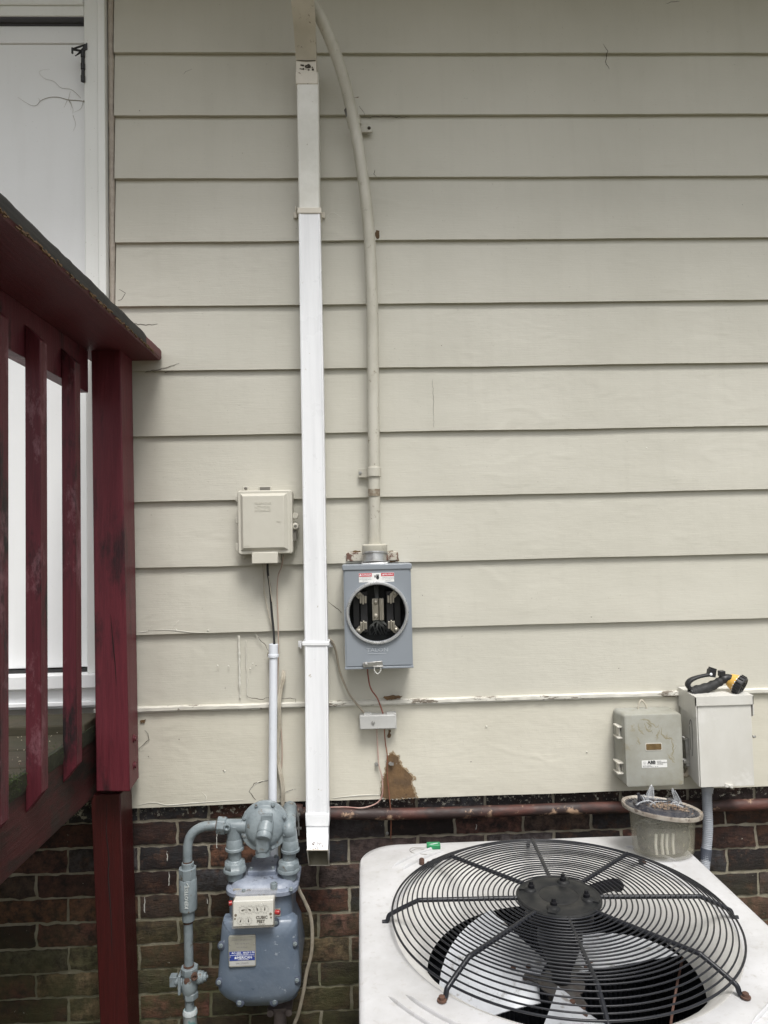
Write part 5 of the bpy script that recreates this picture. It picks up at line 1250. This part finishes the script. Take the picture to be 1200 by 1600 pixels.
# ================================================================== BEIGE DISCONNECT BOX
dbx = thing('disconnect_box', 'beige painted steel disconnect box with hinged lid beside the grey enclosure', 'disconnect box', at(1128, 1229, 2.04))
YD = 1.985
x0, x1 = at(1090, 1165, YD).x, at(1176.5, 1165, YD).x; z0, z1 = at(1130, 1228.5, YD).z, at(1130, 1088, YD).z; zl = at(1130, 1101, YD).z
q = MB(); q.add([(x0, YD+.001, z0), (x1, YD+.001, z0), (x1-.001, 2.087, z0+.022), (x0, 2.087, z0+.022), (x0, YD+.001, zl), (x1, YD+.001, zl), (x1, 2.087, z1-.004), (x0, 2.087, z1-.004)], [(0, 1, 2, 3), (7, 6, 5, 4), (0, 4, 5, 1), (1, 5, 6, 2), (2, 6, 7, 3), (3, 7, 4, 0)])
part('housing', q, BOXB, dbx, bevel=.001)
q = MB(); q.box(x0+.003, x1-.002, YD-.003, YD+.0005, z0-.0005, zl+.003); door_ = part('front_cover', q, BOXB, dbx, bevel=.001)
q = MB()
q.box(x0-.004, x1+.003, YD-.007, YD-.0035, zl, z1); q.add([(x0-.004, YD-.007, z1), (x1+.003, YD-.007, z1), (x1+.003, 2.087, z1+.006), (x0-.004, 2.087, z1+.006), (x0-.004, YD-.007, z1+.002), (x1+.003, YD-.007, z1+.002), (x1+.003, 2.087, z1+.008), (x0-.004, 2.087, z1+.008)], [(0, 1, 2, 3), (7, 6, 5, 4), (0, 4, 5, 1), (1, 5, 6, 2), (2, 6, 7, 3), (3, 7, 4, 0)])
for xx in (x0-.004, x1+.001):
    q.add([(xx, YD-.007, z1), (xx+.002, YD-.007, z1), (xx+.002, 2.087, z1+.006), (xx, 2.087, z1+.006), (xx, YD-.007, zl-.030), (xx+.002, YD-.007, zl-.030), (xx+.002, YD+.004, zl-.036), (xx, YD+.004, zl-.036), (xx+.002, 2.087, z1-.046), (xx, 2.087, z1-.046)],
          [(0, 4, 7, 9, 3), (1, 2, 8, 6, 5), (4, 5, 6, 7), (7, 6, 8, 9), (0, 1, 5, 4)])
part('lid', q, BOXB, dbx)
q = MB(); c = at(1138, 1226, YD); q.box(c.x-.012, c.x+.010, YD-.008, YD-.003, c.z-.006, c.z+.003, R=Matrix.Rotation(radians(12), 3, 'Y')); screw(q, V((c.x, YD-.008, c.z-.001)), .003, hexa=False); part('hasp', q, BOXB, dbx, bevel=.0006)
q = MB(); 
for pts in [[(-.003, 2.03, z0+.16), (-.003, 2.022, z0+.175), (-.003, 2.014, z0+.16), (-.003, 2.014, z0+.10), (-.003, 2.020, z0+.075)]]:
    q.tube([V((x0+.0028+p[0], p[1], p[2])) for p in pts], .0011, n=6, smooth=4)
q.bar(V((x0-.0003, 2.03, z0+.155)), V((x0-.0003, 2.028, z0+.09)), .001, .001)
part('knockout_outline', q, NIDD, dbx)
q = MB(); screw(q, at(1177, 1151, 2.03), .003, .004, n=V((1, 0, 0))); part('side_screw', q, ZINC, dbx)
q = MB(); c = at(1077, 1200, 2.06); q.lathe(c+V((.014, 0, 0)), (-1, 0, -.3), [(0, .016), (.010, .016), (.011, .019), (.018, .019)], 8); q.tube([c+V((.006, 0, 0)), c+V((-.004, -.004, -.004)), c+V((-.010, -.004, -.016)), c+V((-.020, .0, -.018)), c+V((-.035, .0, -.008))], .008, n=10)
single('cable_connector', q, GREYW, 'grubby cable connector between the grey enclosure and the beige box', 'connector', bevel=.001)

# ---- hose nozzle lying on the box
nz_ = thing('hose_nozzle', 'black and yellow spray nozzle lying on the beige box', 'hose nozzle', at(1120, 1088, 2.03))
YZ = 2.025
A = lambda x, y, d=0: at(x, y, YZ+d)
q = MB(); q.tube([A(1081, 1083), A(1092, 1079), A(1108, 1073.5), A(1122, 1066.5), A(1131, 1060)], lambda t: .0175-.0055*min(1, t*1.4)+.0010*sin(t*34), n=18, smooth=8); part('grip', q, BLACKR, nz_)
q = MB(); q.tube([A(1128, 1062), A(1136, 1060, -.002), A(1144, 1061.5, -.01)], .0125, n=16, smooth=4); q.box(*(lambda c: (c.x-.007, c.x+.009, YZ-.008, YZ+.008, c.z-.004, c.z+.012))(A(1127, 1054.5))); c = A(1084, 1081.5)
d = A(1080, 1084)-A(1092, 1079); q.lathe(A(1080, 1083.5), d, [(-.006, .0158), (.001, .0162), (.002, .0150), (.0021, .0115), (-.003, .011)], 20)
part('neck', q, BLACKP, nz_, bevel=.002)
q = MB(); q.tube([A(1078, 1076), A(1074.5, 1070), A(1078, 1063.5), A(1087, 1059), A(1098, 1056), A(1110, 1054)], lambda t: .0062+.0010*sin(t*6), n=10, smooth=6, flat=1.4); c = A(1111, 1050)
q.box(c.x-.009, c.x+.010, YZ-.009, YZ+.009, c.z-.013, c.z+.007, R=Matrix.Rotation(radians(10), 3, 'Y')); q.box(c.x-.005, c.x+.013, YZ-.007, YZ+.007, c.z+.002, c.z+.012, R=Matrix.Rotation(radians(20), 3, 'Y'))
part('trigger', q, BLACKP, nz_, bevel=.002)
q = MB(); screw(q, A(1111, 1053.5, -.009), .0028, .002, hexa=False); part('pivot_pin', q, INKW, nz_)
hd0, hd1 = V(A(1139, 1061)), V(A(1158, 1074)); dh = (hd1-hd0).normalized(); dh = (dh+V((0, -.85, 0))).normalized()
q = MB(); q.lathe(hd0+V((0, .004, 0)), dh, [(0, .0135), (.004, .0185), (.018, .0235), (.026, .0245)], 28); part('yellow_collar', q, YEL, nz_)
q = MB(); q.lathe(hd0+V((0, .004, 0)), dh, [(.024, .0245), (.025, .0275), (.040, .0285), (.043, .0265), (.044, .022), (.042, .020), (.042, .002)], 30)
for k in range(14):
    t = 2*pi*k/14; x_ = dh.cross(V((0, 0, 1))).normalized(); y_ = dh.cross(x_); c = hd0+V((0, .004, 0))+dh*.033+(x_*cos(t)+y_*sin(t))*.0282; q.bar(c-dh*.007, c+dh*.007, .004, .003)
for k in range(8):
    t = 2*pi*k/8; x_ = dh.cross(V((0, 0, 1))).normalized(); y_ = dh.cross(x_); c = hd0+V((0, .004, 0))+dh*.0425+(x_*cos(t)+y_*sin(t))*.011; q.lathe(c, dh, [(0, .003), (.002, .003), (.0021, .002), (.0005, .0015)], 10)
part('pattern_dial', q, BLACKP, nz_)
q = MB()
for k in range(16):
    t = 2*pi*k/16; x_ = dh.cross(V((0, 0, 1))).normalized(); y_ = dh.cross(x_); c = hd0+V((0, .004, 0))+dh*.0235+(x_*cos(t)+y_*sin(t))*.0240; q.bar(c-dh*.0015, c+dh*.0015, .004, .0008, up=(x_*cos(t)+y_*sin(t)))
part('dial_marks', q, INKW, nz_)

# ================================================================== FLEX CONDUIT BEHIND THE AC
fx = thing('flexible_conduit', 'grey ribbed flexible conduit dropping from the beige box', 'conduit', at(1100, 1350, 2.04))
q = MB(); path = catmull([at(*p) for p in [(1104.5, 1226, 2.045), (1104.5, 1245, 2.045), (1105.5, 1270, 2.045), (1106, 1295, 2.045), (1104.5, 1320, 2.045), (1102, 1345, 2.04), (1100, 1370, 2.035), (1098, 1410, 2.03)]]+[V((.93, 2.03, .52)), V((.88, 2.02, .40)), V((.80, 1.99, .37)), V((.72, 1.92, .37))], 24)
def ribbed(t): return .0133+.0006*sin(t*2*pi*95)
q.tube(path, ribbed, n=18, smooth=0); part('tube', q, FLEXG, fx)
q = MB(); q.cyl(at(1103.8, 1326, 2.045), at(1102, 1343, 2.042), .0150, n=20); part('dark_band', q, FLEXD, fx)
q = MB(); q.lathe(at(1105, 1228, 2.045), (0, 0, -1), [(0, .017), (.008, .017), (.009, .0155), (.018, .0150)], 20); part('connector', q, FLEXG, fx)

# ================================================================== AIR CONDITIONER
h = .8; ZA = CAMZ-h
ac = thing('air_conditioner', 'white air conditioning unit with round black wire fan guard', 'air conditioner', (.40, 1.52, .05))
AX0, AX1, AY0, AY1 = -.0165, .8155, 1.105, 1.938
gc = V((.3985, 1.5245, 0))
def rr_ray(t, ins=0, rc=.10):
    x0, x1, y0, y1 = AX0+ins, AX1-ins, AY0+ins, AY1-ins; r = rc-ins
    c, s = cos(t), sin(t); lo, hi = 0, 2
    def inside(k):
        x, y = gc.x+c*k, gc.y+s*k
        if not (x0 <= x <= x1 and y0 <= y <= y1): return False
        dx = max(x0+r-x, x-(x1-r), 0); dy = max(y0+r-y, y-(y1-r), 0)
        return dx*dx+dy*dy <= r*r
    for _ in range(34):
        m_ = (lo+hi)/2
        if inside(m_): lo = m_
        else: hi = m_
    return lo
NT = 240; ths = [2*pi*k/NT for k in range(NT)]
q = MB(); rings = []
def top_z(k, kmax, t):   # slight crown and dishing of the sheet
    return ZA + .004*sin(pi*min(1, max(0, (k-.33)/(kmax-.33))))
prof_in = [(.278, -.105), (.283, -.08), (.290, -.058), (.302, -.036), (.318, -.018), (.334, -.006), (.346, 0)]
for r, dz_ in prof_in: rings.append([V((gc.x+cos(t)*r, gc.y+sin(t)*r, ZA+dz_)) for t in ths])
KO = [rr_ray(t) for t in ths]
for f in (.0, .25, .5, .75, .93, 1.0):
    if f == 0: continue
    rings.append([V((gc.x+cos(t)*(.346+(K-.346)*f), gc.y+sin(t)*(.346+(K-.346)*f), ZA+(.0035*sin(pi*f) if f < 1 else -.001)+.0006*noise.noise(V((cos(t)*3, sin(t)*3, f*3))))) for t, K in zip(ths, KO)])
rings.append([V((gc.x+cos(t)*(K+.0035), gc.y+sin(t)*(K+.0035), ZA-.006)) for t, K in zip(ths, KO)])
rings.append([V((gc.x+cos(t)*(K+.004), gc.y+sin(t)*(K+.004), ZA-.045)) for t, K in zip(ths, KO)])
rings.append([V((gc.x+cos(t)*(K-.004), gc.y+sin(t)*(K-.004), ZA-.046)) for t, K in zip(ths, KO)])
q.loft(rings[6:], caps=False); topc = part('top_cover', q, ACW, ac, angle=50)
q = MB(); q.loft(rings[:7], caps=False); part('fan_shroud', q, ACIN, ac, angle=60)
# embossed arcs
q = MB()
for (t0, t1, r) in ((118, 142, .432), (120, 141, .405), (212, 236, .432), (214, 238, .405), (302, 328, .432), (303, 326, .405), (34, 52, .432)):
    pts = [V((gc.x+cos(radians(t0+(t1-t0)*k/16))*r, gc.y+sin(radians(t0+(t1-t0)*k/16))*r, ZA+.0012)) for k in range(17)]
    q.tube(pts, lambda t: .0085*min(1, .35+6*min(t, 1-t)), n=14, smooth=2, flat=.26)
parts('embossed_rib', q, ACW, topc)
q = MB(); q.sphere(atz(580, 1337, -h), .003, 5, (1, 1, .3)); q.sphere(atz(1176, 1564, -h), .003, 5, (1.4, 1, .4)); q.sphere(atz(1040, 1398, -h), .0001, 3); parts('screw_hole', q, CRACK, topc)
# cabinet below
q = MB(); KI = [rr_ray(t, .006) for t in ths]
nl = 26; rings = []
for j in range(nl*3+1):
    z = .06+(ZA-.05-.06)*j/(nl*3); o_ = (.004, -.004, 0)[j % 3]
    rings.append([V((gc.x+cos(t)*(K+o_), gc.y+sin(t)*(K+o_), z)) for t, K in zip(ths, KI)])
q.loft(rings, caps=False); part('louvred_cabinet', q, ACSIDE, ac, angle=20)
q = MB(); q.prism([(gc.x+cos(t)*(K-.03), gc.y+sin(t)*(K-.03)) for t, K in zip(ths, KI)], .052, .10, axis='z'); part('base_pan', q, ACSIDE, ac)
q = MB(); rings = []
for z in (.10, ZA-.11): rings.append([V((gc.x+cos(2*pi*k/360)*(.345+(.006 if k % 2 else 0)), gc.y+sin(2*pi*k/360)*(.345+(.006 if k % 2 else 0)), z)) for k in range(360)])
q.loft(rings, caps=False)
q.loft([[V((gc.x+cos(t)*r, gc.y+sin(t)*r, ZA-.108)) for t in ths] for r in (.2795, .37)], caps=False)
part('coil', q, FINS, ac, angle=10)
# guard
ZG = ZA+.046
def gz(r):
    if r <= .292: return ZG + .003*(1-r/.292)
    u = (r-.292)/(.349-.292); return ZG-.026*u**1.1
gd = thing  # guard is a part with its rings and spokes
q = MB(); NR = 25
rad = [.093+(.349-.093)*k/(NR-1) for k in range(NR)]
for i, r in enumerate(rad):
    q.tube([V((gc.x+cos(2*pi*k/120)*r, gc.y+sin(2*pi*k/120)*r, gz(r)+.0035+.0006*sin(3*2*pi*k/120+i))) for k in range(120)], (.00165 if i < NR-1 else .0023), n=7, smooth=0, closed=True)
guard = part('fan_guard', q, GRILLE, ac, angle=70)
for k in range(8):
    t = radians(222+45*k); d = V((cos(t), sin(t), 0))
    pts = [gc+d*r+V((0, 0, gz(r)+.0012)) for r in (.085, .2, .288, .296, .325, .349)] + [gc+d*.356+V((0, 0, ZA+.016)), gc+d*.360+V((0, 0, ZA+.005)), gc+d*.370+V((0, 0, ZA+.003))]
    s_ = MB(); s_.tube(pts, .0047, n=8, smooth=3); part('spoke', s_, GRILLE, guard, angle=70)
q = MB()
for k in (0, 2, 4, 6):
    t = radians(222+45*k); c = gc+V((cos(t)*.369, sin(t)*.369, ZA+.003)); q.lathe(c, (0, 0, 1), [(0, .0085), (.003, .0085), (.0032, .0055), (.008, .0055), (.009, .004)], 12)
c = atz(659, 1349, -h+.004); q.lathe(c, (0, 0, 1), [(-.004, .0065), (.010, .0065), (.012, .005)], 12)
parts('rusty_screw', q, RUSTY, guard)
q = MB(); zc = ZG+.006
q.lathe(V((gc.x, gc.y, zc-.006)), (0, 0, 1), [(0, .086), (.001, .088), (.006, .088), (.0085, .084), (.0070, .080), (.0085, .075), (.0090, .042), (.0078, .0405), (.0090, .039), (.0090, .002)], 60)
for k in range(4):
    t = radians(222+23+90*k); c = V((gc.x+cos(t)*.060, gc.y+sin(t)*.060, zc+.002)); q.sphere(c, .018, 8, (.8, .8, .42))
    q.bar(c+V((0, 0, .002)), c+V((cos(t)*.022, sin(t)*.022, .0)), .016, .006)
mp_ = part('motor_plate', q, PLATE, guard, bevel=.0005, angle=50)
q = MB()
for k in range(4):
    t = radians(222+23+90*k); c = V((gc.x+cos(t)*.057, gc.y+sin(t)*.057, zc+.008)); q.lathe(c, (0, 0, 1), [(0, .007), (.006, .007), (.007, .005), (.013, .004)], 10)
parts('motor_bolt', q, MOTOR, mp_)
q = MB(); q.cyl(V((gc.x, gc.y, zc-.006)), V((gc.x, gc.y, zc-.04)), .070, n=40); q.lathe(V((gc.x, gc.y, zc-.03)), (0, 0, -1), [(0, .060), (.015, .060), (.017, .046), (.065, .046), (.075, .040), (.125, .02), (.20, .018)], 40)
c = V((gc.x+.095, gc.y+.06, ZG-.012)); q.tube([gc+V((.05, .03, zc-.02)), gc+V((.10, .06, ZG-.012)), gc+V((.15, .09, ZG-.018)), gc+V((.162, .098, ZG-.026))], .0125, n=14, smooth=4)
part('fan_motor', q, MOTOR, ac, angle=50)
# fan blades
ZB = ZA-.132
for bi, a0 in enumerate((148, 279, 38)):
    q = MB(); nu, nv = 10, 10; top_, bot_ = [], []
    for i in range(nu+1):
        u = i/nu; r = .045+.210*u; half = radians(33+7*u)
        for j in range(nv+1):
            v = -1+2*j/nv; t = radians(a0)+half*v + .10*u; z = ZB-.036*v*(.8+.5*u)+.006*cos(v*2)
            top_.append(V((gc.x+cos(t)*r, gc.y+sin(t)*r, z)))
    b = len(q.v); n_ = len(top_); q.v += top_ + [p-V((0, 0, .0018)) for p in top_]
    for i in range(nu):
        for j in range(nv):
            a = i*(nv+1)+j; q.f.append((a, a+nv+1, a+nv+2, a+1)); q.f.append((n_+a, n_+a+1, n_+a+nv+2, n_+a+nv+1))
    for i in range(nu):
        a, c = i*(nv+1), (i+1)*(nv+1); q.f.append((a, n_+a, n_+c, c)); a += nv; c += nv; q.f.append((a, c, n_+c, n_+a))
    for j in range(nv):
        a, c = j, j+1; q.f.append((a, c, n_+c, n_+a)); a += nu*(nv+1); c += nu*(nv+1); q.f.append((a, n_+a, n_+c, c))
    bl_ = part('fan_blade', q, BLADE, ac)
    q = MB()
    for rr, aa in ((.075, -8), (.075, 8), (.105, 0)):
        t = radians(a0+aa); c = V((gc.x+cos(t)*rr, gc.y+sin(t)*rr, ZB+.007-.05*radians(aa))); q.lathe(c, (0, 0, 1), [(0, .006), (.003, .006), (.004, .004)], 10)
    parts('rivet', q, RUSTY, bl_)
q = MB(); q.lathe(V((gc.x, gc.y, ZB+.012)), (0, 0, -1), [(0, .03), (.004, .048), (.008, .048), (.012, .03), (.04, .028)], 24)
for a0 in (148, 279, 38):
    t = radians(a0); q.bar(V((gc.x, gc.y, ZB+.004)), V((gc.x+cos(t)*.078, gc.y+sin(t)*.078, ZB+.006)), .040, .004)
part('fan_hub', q, mat('worn_zinc_hub', (.09, .088, .085), .5, .2, (.06, .05, .045), 30, bs=.2), ac, bevel=.001)
q = MB(); q.tube([atz(1078, 1452, -h-.10), atz(1066, 1500, -h-.15), atz(1055, 1555, -h-.20), atz(1048, 1600, -h-.25)], .0028, n=8, smooth=5); part('inner_tube', q, mat('pinkish_tube', (.35, .20, .16), .5, 0, bs=.1), ac)

# ---- green tag
tg = thing('meter_seal_tag', 'small green plastic seal tag with wire on the white unit top', 'seal tag', atz(678, 1326, -h))
c = atz(677.5, 1326.5, -h); q = MB(); R = Matrix.Rotation(radians(-2), 3, 'Z'); q.box(c.x-.0175, c.x+.0175, c.y-.012, c.y+.012, c.z+.003, c.z+.014, R=R); part('tag', q, TAG, tg, bevel=.002)
q = MB(); 
for k in range(3): q.bar(V((c.x-.010+k*.003, c.y-.005, c.z+.0142)), V((c.x+.006+k*.003, c.y+.001, c.z+.0142)), .0016, .0004)
part('white_scratches', q, INKW, tg)
q = MB(); z_ = ZA+.0045
W = [atz(664, 1325, -h+.006), atz(650, 1324, -h+.006), atz(642, 1325.5, -h+.005), atz(640.5, 1329, -h+.004), atz(645, 1332.5, -h+.004), atz(656, 1334, -h+.004), atz(671, 1335.5, -h+.005)]
q.tube(W, .0007, n=6, smooth=6); q.tube([atz(666, 1329, -h+.006), atz(655, 1326, -h+.007), atz(646, 1328, -h+.005), atz(641, 1331, -h+.004)], .0006, n=6, smooth=6); part('wire', q, mat('thin_grey_wire', (.35, .33, .30), .4, .5, bs=0), tg)

# ---- plastic tub
tc_ = atz(1037, 1336, -h); 
tub = thing('plastic_tub', 'cloudy clear plastic tub with dark lid standing on the white unit', 'plastic container', (tc_.x, tc_.y, ZA+.004))
hx, hy = px(49, tc_.y), px(49, tc_.y)*.72
def oval(rx, ry, z, n=48, cx=0, cy=0, sl=0): return [V((tc_.x+cx+cos(2*pi*k/n)*rx, tc_.y+cy+sin(2*pi*k/n)*ry, z+sl*cos(2*pi*k/n)*rx)) for k in range(n)]
HT = px(60, tc_.y)+.010; zb = ZA+.0045; SLP = -.13
q = MB(); q.loft([oval(hx*.80, hy*.80, zb), oval(hx*.90, hy*.9, zb+.002), oval(hx*.955, hy*.955, zb+.010), oval(hx*1.0, hy*1.0, zb+HT*.6, sl=SLP*.4), oval(hx*1.03, hy*1.03, zb+HT, sl=SLP)], caps=True)
q.f.pop()
inn_ = [oval(hx*1.015, hy*1.015, zb+HT, sl=SLP), oval(hx*.98, hy*.98, zb+HT*.6, sl=SLP*.4), oval(hx*.93, hy*.93, zb+.012), oval(hx*.7, hy*.7, zb+.005)]
q.loft(inn_, caps=False)
part('tub', q, TUB, tub, recalc=False, angle=50)
q = MB(); zr = zb+HT; ro = 1.24
q.loft([oval(hx*1.03, hy*1.05, zr-.006, sl=SLP), oval(hx*ro, hy*ro*1.05, zr-.002, sl=SLP), oval(hx*(ro+.02), hy*(ro+.02)*1.05, zr+.006, sl=SLP), oval(hx*(ro-.0), hy*ro*1.05, zr+.009, sl=SLP), oval(hx*(ro-.05), hy*(ro-.05)*1.05, zr+.006, sl=SLP), oval(hx*1.03, hy*1.05, zr+.002, sl=SLP)], closed=True)
part('rim', q, TUBR, tub, angle=50)
q = MB(); q.loft([oval(hx*(ro-.06), hy*(ro-.06)*1.05, zr-.004, sl=SLP), oval(hx*(ro-.06), hy*(ro-.06)*1.05, zr+.002, sl=SLP), oval(hx*.9, hy*.9, zr+.004, sl=SLP), oval(hx*.86, hy*.86, zr+.012, sl=SLP), oval(hx*.2, hy*.2, zr+.013, sl=SLP)])
for k in range(44):
    t = 2*pi*k/44; a_ = V((tc_.x+cos(t)*hx*1.02, tc_.y+sin(t)*hy*1.04, zr+.004+SLP*cos(t)*hx)); b_ = V((tc_.x+cos(t)*hx*1.15, tc_.y+sin(t)*hy*1.2, zr+.004+SLP*cos(t)*hx*1.15)); q.bar(a_, b_, .003, .004)
for dx in (-.045, .030): q.bar(V((tc_.x+dx, tc_.y-.012, zr+.015-SLP*0+dx*SLP)), V((tc_.x+dx+.002, tc_.y+.03, zr+.018+dx*SLP)), .012, .010)
q.bar(V((tc_.x-.052, tc_.y+.008, zr+.016)), V((tc_.x-.055, tc_.y+.010, zr+.040)), .006, .006)
q.bar(V((tc_.x-.04, tc_.y-.018, zr+.016)), V((tc_.x+.025, tc_.y-.022, zr+.012)), .01, .006); q.bar(V((tc_.x-.025, tc_.y+.012, zr+.020)), V((tc_.x+.045, tc_.y+.008, zr+.014)), .008, .008)
lidt = part('lid', q, LIDB, tub, angle=40)
q = MB()
for dx, hh, ln in ((-.024, .040, .006), (.049, .040, -.012)):
    c = V((tc_.x+dx, tc_.y+.018, zr+.014+dx*SLP)); pr = [(-.009, 0), (.010, 0), (.0065+ln, hh*.6), (.002+ln*1.1, hh), (-.003+ln, hh*.96), (-.0075, hh*.45)]
    q.loft([[V((c.x+p_, c.y+y_, c.z+z_)) for p_, z_ in pr] for y_ in (-.002, .001)]); q.bar(c+V((-.008, -.006, 0)), c+V((-.004+ln, -.003, hh*.9)), .003, .003); q.bar(c+V((.009, -.006, 0)), c+V((.004+ln, -.003, hh*.85)), .003, .003)
parts('clear_fin', q, SMOKE, lidt, bevel=.001)
rd = random.Random(44)
for i in range(9):
    q = MB(); a_ = V((tc_.x+rd.uniform(-.05, .05), tc_.y+rd.uniform(-.03, .02), 0)); a_.z = zr+.016+(a_.x-tc_.x)*SLP; l_ = rd.uniform(.012, .035); an = rd.uniform(0, pi)
    d_ = V((cos(an)*l_, sin(an)*l_*.6, 0)); q.tube([a_-d_, a_-d_*.4+V((0, 0, rd.uniform(.004, .012))), a_+d_*.5+V((0, 0, rd.uniform(.002, .014))), a_+d_], rd.uniform(.0012, .0028), n=8, smooth=4); part('clear_strip', q, SMOKE, lidt)
q = MB(); rd = random.Random(15)
for i in range(230):
    a_ = V((tc_.x+.012+rd.gauss(0, .022), tc_.y-.020+rd.gauss(0, .010), 0)); a_.z = zr+.014+abs(rd.gauss(0, .006))*max(0, 1-abs(a_.x-tc_.x-.015)/.03)+(a_.x-tc_.x)*SLP
    d = V((rd.uniform(-1, 1), rd.uniform(-1, 1), rd.uniform(-.3, .6))).normalized()*rd.uniform(.002, .008); q.bar(a_, a_+d, rd.uniform(.0006, .0022), .0008)
dbp = part('plant_litter', q, DEBRIS, lidt); dbp['kind'] = 'stuff'
q = MB()
for k in range(4):
    x_ = -.034+k*.0135+.002*(k % 2); q.tube([V((tc_.x+x_, tc_.y-hy*.72, zb+.016)), V((tc_.x+x_-.003, tc_.y-hy*.78, zb+.040)), V((tc_.x+x_+.001, tc_.y-hy*.70, zb+.064))], .0036, n=8, smooth=4)
parts('inner_rib', q, mat('pale_inner_plastic', (.52, .50, .44), .3, 0, bs=.1), tub)
q = MB(); q.loft([oval(hx*.78, hy*.62, zb+.012), oval(hx*.82, hy*.66, zb+.03), oval(hx*.84, hy*.66, zb+.074)])
parts('dark_insert', q, LIDB, tub)
